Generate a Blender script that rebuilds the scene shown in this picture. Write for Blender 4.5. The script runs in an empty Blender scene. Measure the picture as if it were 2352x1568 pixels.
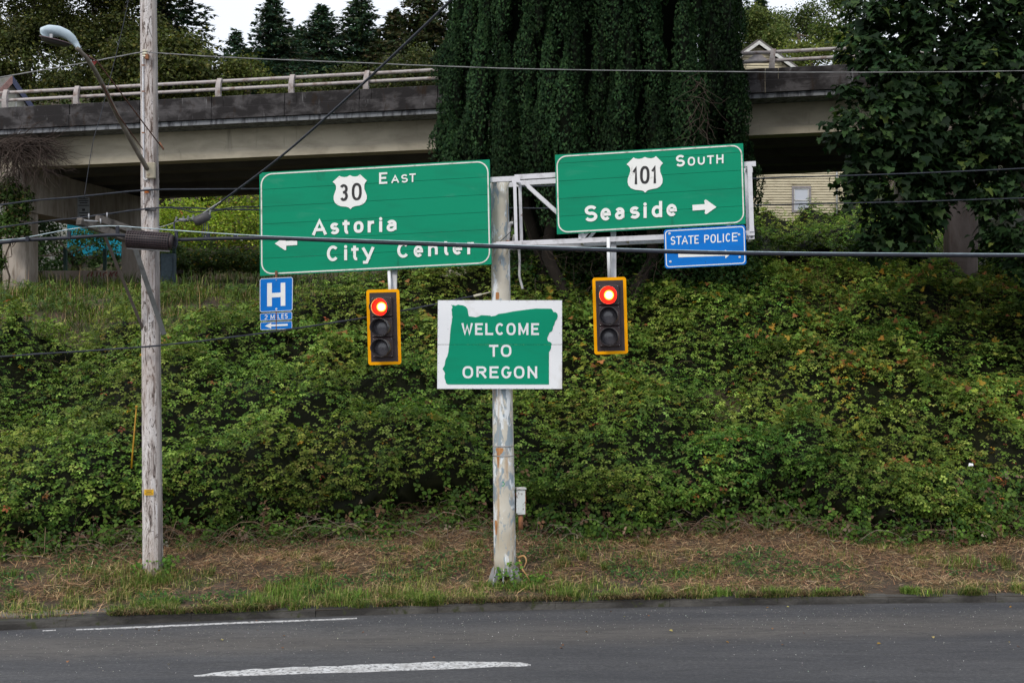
import bpy, math, random
import numpy as np
from mathutils import Vector, Matrix
random.seed(7); RNG = np.random.default_rng(7)
SC = bpy.context.scene
COL = SC.collection
F, CX, CY, H0 = 2900.0, 1176.0, 784.0, 4.5       # focal length and centre in a 2352-pixel-wide frame, eye height

# ------------------------------------------------------------------ camera, sky, sun, exposure
cd = bpy.data.cameras.new('camera'); cam = bpy.data.objects.new('camera', cd); COL.objects.link(cam)
cam.location = (0, 0, H0); cam.rotation_euler = (math.radians(90), 0, 0)
cd.sensor_width = 36; cd.lens = 36 * F / 2352; cd.clip_start = .1; cd.clip_end = 2000
SC.camera = cam
SUN_EL, SUN_AZ = math.radians(42), math.radians(207)      # azimuth: 0 = +Y, clockwise
w = bpy.data.worlds.new('World'); SC.world = w; w.use_nodes = True
nt = w.node_tree; bg = nt.nodes['Background']
sky = nt.nodes.new('ShaderNodeTexSky'); sky.sky_type = 'NISHITA'; sky.sun_disc = False
sky.sun_elevation = SUN_EL; sky.sun_rotation = SUN_AZ; sky.air_density = 1.0; sky.dust_density = 3.0
wm = nt.nodes.new('ShaderNodeMix'); wm.data_type = 'RGBA'; wm.inputs[0].default_value = .86
wc = nt.nodes.new('ShaderNodeTexCoord'); wn = nt.nodes.new('ShaderNodeTexNoise')
wn.inputs['Scale'].default_value = 2.2; wn.inputs['Detail'].default_value = 5
wr = nt.nodes.new('ShaderNodeValToRGB')
wr.color_ramp.elements[0].position = .3; wr.color_ramp.elements[0].color = (11.0, 11.8, 13.2, 1)
wr.color_ramp.elements[1].position = .7; wr.color_ramp.elements[1].color = (13.4, 13.8, 14.6, 1)
nt.links.new(wc.outputs['Generated'], wn.inputs['Vector']); nt.links.new(wn.outputs['Fac'], wr.inputs[0])
nt.links.new(sky.outputs[0], wm.inputs[6]); nt.links.new(wr.outputs[0], wm.inputs[7])
nt.links.new(wm.outputs[2], bg.inputs[0]); bg.inputs[1].default_value = .085
sd = bpy.data.lights.new('sun', 'SUN'); sun = bpy.data.objects.new('sun', sd); COL.objects.link(sun)
sd.energy = 1.5; sd.angle = math.radians(14); sd.color = (1, .93, .83)
sv = Vector((math.sin(SUN_AZ) * math.cos(SUN_EL), math.cos(SUN_AZ) * math.cos(SUN_EL), math.sin(SUN_EL)))
sun.rotation_euler = (-sv).to_track_quat('-Z', 'Y').to_euler(); sun.location = (0, -5, 40)
SC.view_settings.view_transform = 'Standard'; SC.view_settings.look = 'None'
SC.view_settings.exposure = 0.12; SC.view_settings.gamma = 1; SC.view_settings.use_curve_mapping = False
SC.render.engine = 'CYCLES'; SC.cycles.max_bounces = 6; SC.cycles.transparent_max_bounces = 4

# ------------------------------------------------------------------ helpers
def U(px, py, d):
    return Vector(((px - CX) / F * d, d, H0 + (CY - py) / F * d))
def V3(a): return np.array(a, float)

def tag(o, label=None, cat=None, group=None, kind=None):
    if label: o['label'] = label
    if cat: o['category'] = cat
    if group: o['group'] = group
    if kind: o['kind'] = kind
    return o
def thing(name, loc, label, cat, group=None):
    o = bpy.data.objects.new(name, None); o.location = loc; o.empty_display_size = .2
    COL.objects.link(o); bpy.context.view_layer.update
    return tag(o, label, cat, group)
def wloc(o):
    v = Vector((0, 0, 0))
    while o is not None:
        v = v + o.location; o = o.parent
    return v
def link_mesh(name, me, mat, parent=None):
    o = bpy.data.objects.new(name, me); COL.objects.link(o)
    if mat is not None:
        for m in (mat if isinstance(mat, (list, tuple)) else [mat]): me.materials.append(m)
    if parent is not None: o.parent = parent
    return o
class MB:
    """collects faces in world coordinates"""
    def __init__(s): s.v = []; s.f = []; s.sm = []
    def add(s, vs, fs, smooth=False):
        n = len(s.v); s.v += [tuple(v) for v in vs]; s.f += [tuple(i + n for i in f) for f in fs]; s.sm += [smooth] * len(fs)
        return s
    def hexa(s, p):      # 8 points: bottom ring 0-3, top ring 4-7
        return s.add(p, [(3, 2, 1, 0), (4, 5, 6, 7), (0, 1, 5, 4), (1, 2, 6, 5), (2, 3, 7, 6), (3, 0, 4, 7)])
    def box(s, c, size, rot=0.0, M=None):
        a, b, h = size[0] / 2, size[1] / 2, size[2] / 2
        P = [Vector(q) for q in ((-a, -b, -h), (a, -b, -h), (a, b, -h), (-a, b, -h), (-a, -b, h), (a, -b, h), (a, b, h), (-a, b, h))]
        R = M if M is not None else Matrix.Rotation(rot, 3, 'Z')
        return s.hexa([Vector(c) + R @ q for q in P])
    def bbox(s, c, size, bev=.006, M=None, rot=0.0):   # box with chamfered vertical and horizontal edges
        bm_ = Matrix.Rotation(rot, 3, 'Z') if M is None else M
        a, b, h = size[0] / 2, size[1] / 2, size[2] / 2
        rings = []
        for z, k in ((-h, bev), (-h + bev, 0), (h - bev, 0), (h, bev)):
            x, y = a - k, b - k; e = bev
            rings.append([(-x + e, -y, z), (x - e, -y, z), (x, -y + e, z), (x, y - e, z), (x - e, y, z), (-x + e, y, z), (-x, y - e, z), (-x, -y + e, z)])
        vs = [Vector(c) + bm_ @ Vector(q) for r in rings for q in r]; fs = [tuple(range(7, -1, -1)), tuple(range(24, 32))]
        for k in range(3):
            for i in range(8):
                j = (i + 1) % 8; fs.append((k * 8 + i, k * 8 + j, k * 8 + 8 + j, k * 8 + 8 + i))
        return s.add(vs, fs)
    def tube(s, pts, rad, seg=8, cap=True, smooth=True):
        pts = [Vector(p) for p in pts]; n = len(pts)
        if not hasattr(rad, '__len__'): rad = [rad] * n
        up = None; vs = []; fs = []
        for i, p in enumerate(pts):
            t = (pts[min(i + 1, n - 1)] - pts[max(i - 1, 0)]).normalized()
            if up is None:
                up = Vector((0, 0, 1)) if abs(t.z) < .9 else Vector((0, 1, 0))
            x = t.cross(up).normalized(); y = x.cross(t).normalized(); up = y
            for k in range(seg):
                a = 2 * math.pi * k / seg
                vs.append(p + (x * math.cos(a) + y * math.sin(a)) * rad[i])
        for i in range(n - 1):
            for k in range(seg):
                j = (k + 1) % seg
                fs.append((i * seg + k, i * seg + j, (i + 1) * seg + j, (i + 1) * seg + k))
        if cap: fs.append(tuple(range(seg - 1, -1, -1))); fs.append(tuple((n - 1) * seg + k for k in range(seg)))
        return s.add(vs, fs, smooth)
    def prism(s, front, back):      # two matching rings
        n = len(front); fs = [tuple(range(n)), tuple(range(2 * n - 1, n - 1, -1))]
        for i in range(n):
            j = (i + 1) % n; fs.append((i, i + n, j + n, j))
        return s.add(list(front) + list(back), fs)
    def bar(s, a, b, wdt, dep, nrm=(0, -1, 0)):     # rectangular bar from a to b, width across, depth along nrm
        a, b, n = Vector(a), Vector(b), Vector(nrm).normalized(); t = (b - a).normalized(); x = t.cross(n).normalized() * wdt / 2; y = x.cross(t).normalized() * dep / 2
        return s.hexa([a - x - y, a + x - y, a + x + y, a - x + y, b - x - y, b + x - y, b + x + y, b - x + y])
    def angle(s, a, b, wdt, nrm, th=.012):       # L section: face towards nrm and a leg going back
        n = Vector(nrm).normalized(); t = (Vector(b) - Vector(a)).normalized(); x = t.cross(n).normalized()
        s.bar(a, b, wdt, th, nrm)
        o = x * (wdt / 2 - th / 2) - n * (wdt / 2 + .002)
        s.bar(Vector(a) + o, Vector(b) + o, th, wdt - th, nrm)
        return s
    def build(s, name, mat, parent=None, origin=None):
        off = wloc(parent) if parent is not None else Vector((0, 0, 0))
        vs = np.array(s.v, float)
        loc = None
        if parent is None and origin != 'world':
            lo, hi = vs.min(0), vs.max(0); loc = Vector(((lo[0] + hi[0]) / 2, (lo[1] + hi[1]) / 2, lo[2])); off = loc
        me = bpy.data.meshes.new(name); me.from_pydata((vs - np.array(off)).tolist(), [], s.f)
        me.polygons.foreach_set('use_smooth', s.sm); me.update()
        o = link_mesh(name, me, mat, parent)
        if loc is not None: o.location = loc
        return o
def smooth_path(pts, n=6):
    P = [Vector(p) for p in pts]; P = [P[0] * 2 - P[1]] + P + [P[-1] * 2 - P[-2]]; out = []
    for i in range(1, len(P) - 2):
        for k in range(n):
            t = k / n; a, b, c, d = P[i - 1:i + 3]
            out.append(.5 * ((2 * b) + (c - a) * t + (2 * a - 5 * b + 4 * c - d) * t * t + (3 * b - a - 3 * c + d) * t ** 3))
    return out + [P[-2]]
def vnoise(x, y, seed=0):
    x = np.asarray(x, float); y = np.asarray(y, float)
    xi, yi = np.floor(x), np.floor(y); fx, fy = x - xi, y - yi; fx = fx * fx * (3 - 2 * fx); fy = fy * fy * (3 - 2 * fy)
    def h(a, b):
        v = np.sin(a * 127.1 + b * 311.7 + seed * 74.7) * 43758.5453; return v - np.floor(v)
    return (h(xi, yi) * (1 - fx) + h(xi + 1, yi) * fx) * (1 - fy) + (h(xi, yi + 1) * (1 - fx) + h(xi + 1, yi + 1) * fx) * fy
def fbm(x, y, seed=0): return .5 * vnoise(x, y, seed) + .3 * vnoise(x * 2.1, y * 2.1, seed + 1) + .2 * vnoise(x * 4.3, y * 4.3, seed + 2)

# ------------------------------------------------------------------ materials
def new_mat(name):
    m = bpy.data.materials.new(name); m.use_nodes = True
    return m, m.node_tree, m.node_tree.nodes['Principled BSDF']
def nd(nt, t, **kw):
    n = nt.nodes.new(t)
    for k, v in kw.items():
        if k in n.inputs: n.inputs[k].default_value = v
        else: setattr(n, k, v)
    return n
def coords(nt, scale=(1, 1, 1)):
    tc = nd(nt, 'ShaderNodeTexCoord'); mp = nd(nt, 'ShaderNodeMapping'); mp.inputs['Scale'].default_value = scale
    nt.links.new(tc.outputs['Object'], mp.inputs['Vector']); return mp.outputs[0]
def ramp(nt, fac, stops):
    r = nd(nt, 'ShaderNodeValToRGB'); e = r.color_ramp.elements
    while len(e) < len(stops): e.new(.5)
    for q, (p, c) in zip(e, stops): q.position = p; q.color = (*c, 1) if len(c) == 3 else c
    nt.links.new(fac, r.inputs[0]); return r.outputs[0]
def noise(nt, vec, scale, detail=6, rough=.55, dist=0):
    n = nd(nt, 'ShaderNodeTexNoise', Scale=scale, Detail=detail, Roughness=rough, Distortion=dist)
    nt.links.new(vec, n.inputs['Vector']); return n.outputs['Fac']
def mixc(nt, fac, a, b, mode='MIX'):
    m = nd(nt, 'ShaderNodeMix', data_type='RGBA', blend_type=mode)
    for sock, v in ((m.inputs[0], fac), (m.inputs[6], a), (m.inputs[7], b)):
        if hasattr(v, 'links') or isinstance(v, bpy.types.NodeSocket): nt.links.new(v, sock)
        elif isinstance(v, (int, float)): sock.default_value = v
        else: sock.default_value = (*v, 1)
    return m.outputs[2]
def bump(nt, b, h, strength=.3, dist=.02):
    n = nd(nt, 'ShaderNodeBump', Strength=strength, Distance=dist); nt.links.new(h, n.inputs['Height']); nt.links.new(n.outputs[0], b.inputs['Normal'])
def simple(name, col, rough=.6, metal=0.0, var=.25, scale=8, stretch=(1, 1, 1), bmp=.0, spec=.4):
    m, nt, b = new_mat(name); b.inputs['Roughness'].default_value = rough; b.inputs['Metallic'].default_value = metal
    b.inputs['Specular IOR Level'].default_value = spec
    v = coords(nt, stretch); f = noise(nt, v, scale)
    c = ramp(nt, f, [(.3, tuple(x * (1 - var) for x in col)), (.7, tuple(min(1, x * (1 + var * .6)) for x in col))])
    nt.links.new(c, b.inputs['Base Color'])
    if bmp: bump(nt, b, noise(nt, v, scale * 4), bmp)
    return m
def layered(name, base, layers, rough=.7, metal=0.0, bmp=.3, bscale=30, stretch=(1, 1, 1), spec=.4):
    """layers: (colour, scale, stretch, lo, hi) - noise-masked patches over the base colour"""
    m, nt, b = new_mat(name); b.inputs['Roughness'].default_value = rough; b.inputs['Metallic'].default_value = metal
    b.inputs['Specular IOR Level'].default_value = spec
    c = base
    for col, sc, st, lo, hi in layers:
        k = ramp(nt, noise(nt, coords(nt, st), sc, 8, .6, .3), [(lo, (0, 0, 0)), (hi, (1, 1, 1))]); c = mixc(nt, k, c, col)
    if not isinstance(c, tuple): nt.links.new(c, b.inputs['Base Color'])
    if bmp: bump(nt, b, noise(nt, coords(nt, stretch), bscale, 8, .6), bmp)
    return m
def leafmat(name, trans=.25, rough=.45, spec=.35):
    m, nt, b = new_mat(name); a = nd(nt, 'ShaderNodeAttribute'); a.attribute_name = 'tint'
    nt.links.new(a.outputs['Color'], b.inputs['Base Color']); b.inputs['Roughness'].default_value = rough; b.inputs['Specular IOR Level'].default_value = spec
    t = nd(nt, 'ShaderNodeBsdfTranslucent'); mx = nd(nt, 'ShaderNodeMixShader'); mx.inputs[0].default_value = trans
    br = mixc(nt, 1.0, a.outputs['Color'], (1.5, 1.6, .8), 'MULTIPLY'); nt.links.new(br, t.inputs[0])
    nt.links.new(b.outputs[0], mx.inputs[1]); nt.links.new(t.outputs[0], mx.inputs[2])
    nt.links.new(mx.outputs[0], nt.nodes['Material Output'].inputs[0]); return m
M_LEAF = leafmat('leaf', .25, .55, .12); M_NEEDLE = leafmat('needle', .1, .7, .06); M_STRAW = leafmat('straw', .1, .7, .2)

# ------------------------------------------------------------------ scattering of leaves
def frames(N, rng, spin=None):
    """rotation matrices (columns x,y,z) with z along N"""
    N = N / (np.linalg.norm(N, axis=1, keepdims=True) + 1e-9)
    r = rng.normal(size=N.shape) if spin is None else spin
    x = r - (r * N).sum(1, keepdims=True) * N; x /= (np.linalg.norm(x, axis=1, keepdims=True) + 1e-9)
    y = np.cross(N, x); return np.stack([x, y, N], axis=2)
def leaf_arrays(tv, tf, P, R, S, C):
    k = len(tv); n = len(P)
    S = np.asarray(S, float); S = S[:, None, None] if S.ndim == 1 else S[:, None, :]
    v = np.einsum('nij,nkj->nki', R, tv[None] * S) + P[:, None, :]
    f = (tf[None] + (np.arange(n) * k)[:, None, None]).reshape(-1, 3)
    c = np.repeat(C, k, axis=0); return v.reshape(-1, 3), f, c
def np_mesh(name, parts, mat, parent=None, loc=None):
    """parts: list of (verts, tris, colours)"""
    off = 0; V = []; T = []; C = []
    for v, f, c in parts:
        V.append(v); T.append(f + off); C.append(c); off += len(v)
    V = np.concatenate(V); T = np.concatenate(T).astype(np.int32); C = np.concatenate(C)
    base = np.array(wloc(parent)) if parent is not None else (np.array(loc) if loc is not None else np.zeros(3))
    V = V - base
    me = bpy.data.meshes.new(name); me.vertices.add(len(V)); me.vertices.foreach_set('co', V.astype(np.float32).ravel())
    me.loops.add(len(T) * 3); me.loops.foreach_set('vertex_index', T.ravel())
    me.polygons.add(len(T)); me.polygons.foreach_set('loop_start', np.arange(0, len(T) * 3, 3, dtype=np.int32))
    me.update(calc_edges=True)
    a = me.color_attributes.new('tint', 'FLOAT_COLOR', 'POINT')
    a.data.foreach_set('color', np.concatenate([C, np.ones((len(C), 1))], 1).astype(np.float32).ravel())
    o = link_mesh(name, me, mat, parent)
    if loc is not None: o.location = loc
    return o
def fan(outline, centre=(0, 0, 0)):
    v = np.array([centre] + list(outline), float); n = len(outline)
    return v, np.array([(0, i + 1, (i + 1) % n + 1) for i in range(n)])
# leaflet: folded oval, length 1 along x
def leaflet(wd=.36, fold=.16, curl=-.15):
    v = np.array([(0, 0, 0), (.3, wd, fold), (.72, wd * .85, fold * .7 + curl * .4), (1, 0, curl), (.72, -wd * .85, fold * .7 + curl * .4), (.3, -wd, fold), (.5, 0, curl * .2)])
    f = np.array([(0, 6, 1), (1, 6, 2), (2, 6, 3), (3, 6, 4), (4, 6, 5), (5, 6, 0)]); return v, f
def leaf_simple(wd=.33, fold=.12):
    v = np.array([(0, 0, 0), (.45, wd, fold), (1, 0, -.12), (.45, -wd, fold)]); return v, np.array([(0, 2, 1), (0, 3, 2)])
def leaf_round(wd=.4, fold=.1):
    v = np.array([(0, 0, 0), (.28, wd, fold), (.72, wd * .82, fold * .7), (1.02, 0, -.1), (.72, -wd * .82, fold * .7), (.28, -wd, fold)]); return v, np.array([(0, 3, 1), (1, 3, 2), (0, 5, 3), (5, 4, 3)])
def spray3(rad=1.0, seed=0):
    r = np.random.default_rng(seed); V = []; Fs = []; off = 0
    for a0, s0, o in ((-1.45, .62, .05), (0.0, .8, .2), (1.5, .62, .05)):
        lv, lf = leaf_round(.4, .12); a = a0 + r.normal(0, .2); s = rad * s0 * r.uniform(.85, 1.15); ca, sa = math.cos(a), math.sin(a); tl = r.normal(-.2, .25)
        v = lv * s; z = v[:, 2] + v[:, 0] * tl; x = v[:, 0] + o; y = v[:, 1]
        V.append(np.stack([x * ca - y * sa, x * sa + y * ca, z + r.normal(0, .04)], 1)); Fs.append(lf + off); off += len(lv)
    return np.concatenate(V), np.concatenate(Fs)
def spray(nl=5, rad=1.0, seed=0, cupd=.1):
    r = np.random.default_rng(seed); V = []; Fs = []; off = 0
    for i in range(nl):
        lv, lf = leaf_simple(.38, .14); a = -2.2 + 4.4 * i / (nl - 1) + r.normal(0, .15); s = rad * r.uniform(.45, .62)
        ca, sa = math.cos(a), math.sin(a); tl = r.normal(-.15, .25)
        v = lv * s; z = v[:, 2] + v[:, 0] * tl; x = v[:, 0] + .12; y = v[:, 1]
        V.append(np.stack([x * ca - y * sa, x * sa + y * ca, z + r.normal(0, .05)], 1)); Fs.append(lf + off); off += len(lv)
    return np.concatenate(V), np.concatenate(Fs)
def maple_leaf():
    pts = [(0, .02), (.12, .3), (-.1, .55), (.25, .45), (.42, .62), (.5, .28), (.78, .22), (1, 0)]
    out = [(x, y, .1 * abs(y) - .25 * x * x) for x, y in pts] + [(x, -y, .1 * abs(y) - .25 * x * x) for x, y in pts[-2::-1]]
    return fan(out, (.3, 0, .03))
def pal(n, rng, cols, wts, jit=.25):
    c = np.array(cols, float)[rng.choice(len(cols), n, p=np.array(wts) / sum(wts))]
    return c * np.exp(rng.normal(0, jit, (n, 1))) * np.exp(rng.normal(0, .06, (n, 3)))
def blade_arrays(P, hgt, wd, lean, C, rng):
    """grass blades: bent strip of 3 tris"""
    n = len(P); a = rng.uniform(0, 2 * np.pi, n); d = np.stack([np.cos(a), np.sin(a), np.zeros(n)], 1); q = np.stack([-np.sin(a), np.cos(a), np.zeros(n)], 1)
    up = np.array([0, 0, 1.0]); hgt = hgt[:, None]; wd = wd[:, None]; lean = lean[:, None]
    m = P + up * hgt * .55 + d * lean * hgt * .3; t = P + up * hgt * np.clip(1 - lean * .35, .05, 1) + d * lean * hgt * .95
    v = np.stack([P - q * wd, P + q * wd, m - q * wd * .8, m + q * wd * .8, t], 1).reshape(-1, 3)
    tf = np.array([(0, 1, 3), (0, 3, 2), (2, 3, 4)]); f = (tf[None] + (np.arange(n) * 5)[:, None, None]).reshape(-1, 3)
    return v, f, np.repeat(C, 5, axis=0)

# ------------------------------------------------------------------ ground
KP = [(0, 1447), (244, 1434.7), (487, 1424.6), (780, 1414), (1150, 1402), (1562, 1392), (1934, 1386), (2352, 1382)]
kxy = [U(px, py, F * H0 / (py - CY)) for px, py in KP]
KX = [kxy[0].x - 40, *[p.x for p in kxy], kxy[-1].x + 60]
KY = [kxy[0].y - 5.0, *[p.y for p in kxy], kxy[-1].y + 2.5]
def K(x): return np.interp(x, KX, KY)
def T(x, y):
    x = np.asarray(x, float); y = np.asarray(y, float); s = y - K(x)
    base = np.interp(s, [0, .35, 1.4, 2.3, 4, 5, 9, 13, 17], [.125, .13, .19, .42, .65, 1.0, 3.1, 5.0, 5.75])
    L = np.interp(s, [17, 34, 42, 60, 120, 200, 400], [0, 1.2, 2.0, 6.5, 27, 34, 44])
    R = np.interp(s, [17, 25, 36, 60, 120, 200, 400], [0, 1.2, 3.6, 7.5, 25, 34, 44])
    k = np.clip((x + 4) / 8, 0, 1); z = base + L * (1 - k) + R * k
    return z + (fbm(x * .5, y * .5, 3) - .5) * np.clip((s - .5) * .12, 0, .5)
m, nt_, b_ = new_mat('soil'); v_ = coords(nt_)
c_ = ramp(nt_, noise(nt_, v_, 1.1, 8, .65), [(.35, (.045, .032, .02)), (.5, (.085, .058, .038)), (.6, (.05, .055, .02)), (.75, (.035, .05, .015))])
nt_.links.new(c_, b_.inputs['Base Color']); b_.inputs['Roughness'].default_value = .95; bump(nt_, b_, noise(nt_, v_, 14, 8, .7), .7, .06)
M_SOIL = m
xs = np.concatenate([np.linspace(-260, -26, 24), np.linspace(-25, 25, 201), np.linspace(26, 260, 24)])
sv_ = np.concatenate([np.linspace(.02, .9, 5), np.linspace(1.1, 20, 96), np.linspace(20.5, 60, 60), np.linspace(65, 420, 30)])
gx, gs = np.meshgrid(xs, sv_); gy = K(gx) + gs; gz = T(gx, gy)
gz[0] -= .02
nv, nh = gx.shape
V = np.stack([gx.ravel(), gy.ravel(), gz.ravel()], 1)
Fq = [(j * nh + i, j * nh + i + 1, (j + 1) * nh + i + 1, (j + 1) * nh + i) for j in range(nv - 1) for i in range(nh - 1)]
me = bpy.data.meshes.new('embankment_ground'); me.from_pydata(V.tolist(), [], Fq); me.polygons.foreach_set('use_smooth', [True] * len(Fq)); me.update()
tag(link_mesh('embankment_ground', me, M_SOIL), kind='structure')

# asphalt: aggregate grain, dusty band along the kerb, faint tyre-polished lanes
m, nt_, b_ = new_mat('asphalt'); v_ = coords(nt_)
g1 = ramp(nt_, noise(nt_, coords(nt_, (.7, 1, 1)), 22, 9, .9), [(.36, (.03, .031, .034)), (.48, (.058, .06, .066)), (.56, (.082, .083, .088)), (.66, (.2, .195, .185))])
g2 = ramp(nt_, noise(nt_, coords(nt_, (.12, 1, 1)), 1.6, 6, .6), [(.3, (.62, .62, .66)), (.7, (1.2, 1.16, 1.12))])
c_ = mixc(nt_, 1.0, g1, g2, 'MULTIPLY')
sx = nd(nt_, 'ShaderNodeSeparateXYZ'); nt_.links.new(v_, sx.inputs[0])
def mth(nt, op, a, b=None):
    n = nd(nt, 'ShaderNodeMath', operation=op)
    for i, q in enumerate((a, b)):
        if q is None: continue
        if isinstance(q, (int, float)): n.inputs[i].default_value = q
        else: nt.links.new(q, n.inputs[i])
    return n.outputs[0]
# distance from the kerb along Y (kerb ~ y = 20.95 + .1 x)
dk = mth(nt_, 'SUBTRACT', mth(nt_, 'ADD', mth(nt_, 'MULTIPLY', sx.outputs[0], .105), 20.95), sx.outputs[1])
dk = mth(nt_, 'ADD', dk, mth(nt_, 'MULTIPLY', noise(nt_, coords(nt_, (.5, 1, 1)), 1.2, 4), .9))
dust = ramp(nt_, mth(nt_, 'MULTIPLY', dk, .1), [(.1, (.0, 0, 0)), (.19, (.35, .35, .35)), (.235, (.4, .4, .4)), (.3, (.0, 0, 0))])
c_ = mixc(nt_, dust, c_, (.15, .13, .108))
ck = ramp(nt_, noise(nt_, coords(nt_, (.25, 1.4, 1)), 1.4, 9, .75, .8), [(.48, (0, 0, 0)), (.497, (.8, .8, .8)), (.514, (0, 0, 0))])
c_ = mixc(nt_, ck, c_, (.03, .03, .032))
nt_.links.new(c_, b_.inputs['Base Color']); b_.inputs['Roughness'].default_value = .8; bump(nt_, b_, noise(nt_, v_, 120, 3, .8), .5, .006)
M_ASPH = m
xr = np.concatenate([np.linspace(-260, -20, 10), np.linspace(-18, 18, 37), np.linspace(20, 260, 10)])
vs = [(x, -60, 0) for x in xr] + [(x, float(K(x)) + .12, 0) for x in xr]; n = len(xr)
me = bpy.data.meshes.new('road'); me.from_pydata(vs, [], [(i, i + 1, n + i + 1, n + i) for i in range(n - 1)]); me.update()
road = tag(link_mesh('road', me, M_ASPH), kind='structure')
b = MB(); b.add([(-900, -900, -.4), (900, -900, -.4), (900, 900, -.4), (-900, 900, -.4)], [(0, 1, 2, 3)])
tag(b.build('ground', M_SOIL, origin='world'), kind='structure')
# paint markings
M_PAINT = layered('road_paint', (.62, .62, .62), [((.13, .13, .135), 16, (1, 1, 1), .5, .6), ((.35, .34, .33), 5, (1, 1, 1), .45, .7)], rough=.7, bmp=.4, bscale=90)
def gpt(px, py, z=.004): d = F * (H0 - z) / (py - CY); return Vector(((px - CX) / F * d, d, z))
def marking(name, top, bot):
    b = MB(); P = [gpt(*p) for p in top] + [gpt(*p) for p in reversed(bot)]; lo = [p - Vector((0, 0, .0035)) for p in P]
    b.prism(list(reversed(P)), list(reversed(lo))); b.build(name, M_PAINT, road)
def dens(pts, k, seed, amp):
    r = random.Random(seed); out = []
    for (a, b_), (c, d) in zip(pts, pts[1:]):
        for i in range(k): t = i / k; out.append((a + (c - a) * t, b_ + (d - b_) * t + r.uniform(-amp, amp)))
    return out + [pts[-1]]
marking('lane_line', dens([(445, 1550), (528, 1539), (650, 1532), (784, 1527.5), (1007, 1518.5), (1150, 1519), (1205, 1521), (1219, 1524.5)], 6, 1, 1.0),
        dens([(447, 1551.3), (569, 1550.5), (784, 1543), (987, 1537), (1120, 1531), (1219, 1527.5)], 7, 2, .7))
marking('edge_line', dens([(175, 1444), (341, 1436.5), (542, 1427.5), (780, 1419.3), (820, 1417.6)], 7, 3, .3), dens([(175, 1446), (341, 1440), (542, 1431), (780, 1422), (820, 1419.6)], 7, 4, .3))
marking('edge_line', dens([(98, 1446.5), (128, 1445)], 4, 5, .2), dens([(98, 1448.2), (128, 1446.8)], 4, 6, .2))
# kerb stones
M_KERB = layered('kerb_concrete', (.095, .09, .082), [((.03, .028, .026), 1.6, (.5, 1, 2), .36, .56), ((.04, .045, .02), 5, (1, 1, 1), .58, .66)], rough=.95, bmp=1.0, bscale=22)
kerb = thing('kerb', (0, float(K(0)), 0), None, None); kerb['kind'] = 'structure'
x = -24.0; r = random.Random(3)
while x < 26:
    L = 1.9 + r.uniform(-.08, .08); b = MB(); ring = []
    N = 5; top = .122 + r.uniform(-.008, .006)
    for i in range(N):
        xx = x + .003 + (L - .006) * i / (N - 1); y0 = float(K(xx)); j = [r.uniform(-.014, .014) for _ in range(3)]
        ring.append([(xx, y0 - .012 + j[0] * .5, -.05), (xx, y0 + .012 + j[0], top - .035), (xx, y0 + .045 + j[1], top + j[2] * .5), (xx, y0 + .30, top + .006), (xx, y0 + .30, -.05)])
    vs = [p for q in ring for p in q]; fs = [(0, 1, 2, 3, 4), tuple((N - 1) * 5 + k for k in (4, 3, 2, 1, 0))]
    for i in range(N - 1):
        for k in range(5): kk = (k + 1) % 5; fs.append((i * 5 + k, (i + 1) * 5 + k, (i + 1) * 5 + kk, i * 5 + kk))
    b.add(vs, fs); b.build('kerb_stone', M_KERB, kerb); x += L
# strip of old pavement behind the kerb at the left
b = MB(); xx = np.linspace(-14, -6.3, 16); z = .15
fr = [(x_, float(K(x_)) + .31, z) for x_ in xx] + [(x_, float(K(x_)) + .62 + .12 * math.sin(x_ * 5), z) for x_ in xx[::-1]]
b.prism(fr, [(p[0], p[1], 0) for p in fr]); tag(b.build('pavement_strip', layered('old_pavement', (.2, .18, .155), [((.09, .08, .065), 2.5, (1, 1, 1), .45, .65)], rough=.95, bmp=.5), origin='world'), kind='structure')

# ------------------------------------------------------------------ overpass
A = V3(((0 - CX) / F * 40.5, 40.5)); B = V3(((2352 - CX) / F * 36.0, 36.0))
E = (B - A) / np.linalg.norm(B - A); NRM = V3((-E[1], E[0]))          # NRM points away from the camera
def BU(px, w=0.0):       # distance along the bridge where the ray of pixel column px meets the plane w behind the face
    k = (px - CX) / F; P0 = A + NRM * w
    return (k * P0[1] - P0[0]) / (E[0] - k * E[1])
def BPt(u, w, z): p = A + E * u + NRM * w; return Vector((p[0], p[1], z))
def BZ(u): return 12.0 + (u / BU(1800)) * .52       # parapet top
M_PAR = layered('weathered_parapet', (.075, .07, .073), [((.018, .016, .017), 1.5, (1, 1, 1.6), .38, .54), ((.2, .2, .21), 2.4, (2.2, 2.2, .6), .62, .76), ((.022, .013, .008), 1.7, (1.8, 1.8, .7), .56, .68), ((.24, .24, .25), 3.2, (4, 4, .35), .66, .78)], rough=.95, bmp=.5, bscale=18)
M_SLAB = layered('slab_edge', (.21, .22, .24), [((.05, .052, .06), 2.5, (2.5, 2.5, .6), .45, .62)], rough=.9, bmp=.4, bscale=20)
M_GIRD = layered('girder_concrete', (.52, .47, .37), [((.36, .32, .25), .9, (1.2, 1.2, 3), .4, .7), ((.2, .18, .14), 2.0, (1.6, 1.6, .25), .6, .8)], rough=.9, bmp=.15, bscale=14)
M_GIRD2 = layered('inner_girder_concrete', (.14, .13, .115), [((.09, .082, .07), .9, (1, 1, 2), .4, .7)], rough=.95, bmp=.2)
M_COLM = layered('column_concrete', (.46, .41, .36), [((.28, .24, .2), 1.3, (1.5, 1.5, .5), .4, .65), ((.13, .09, .06), 3, (3, 3, .4), .55, .75)], rough=.95, bmp=.4, bscale=16)
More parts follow.
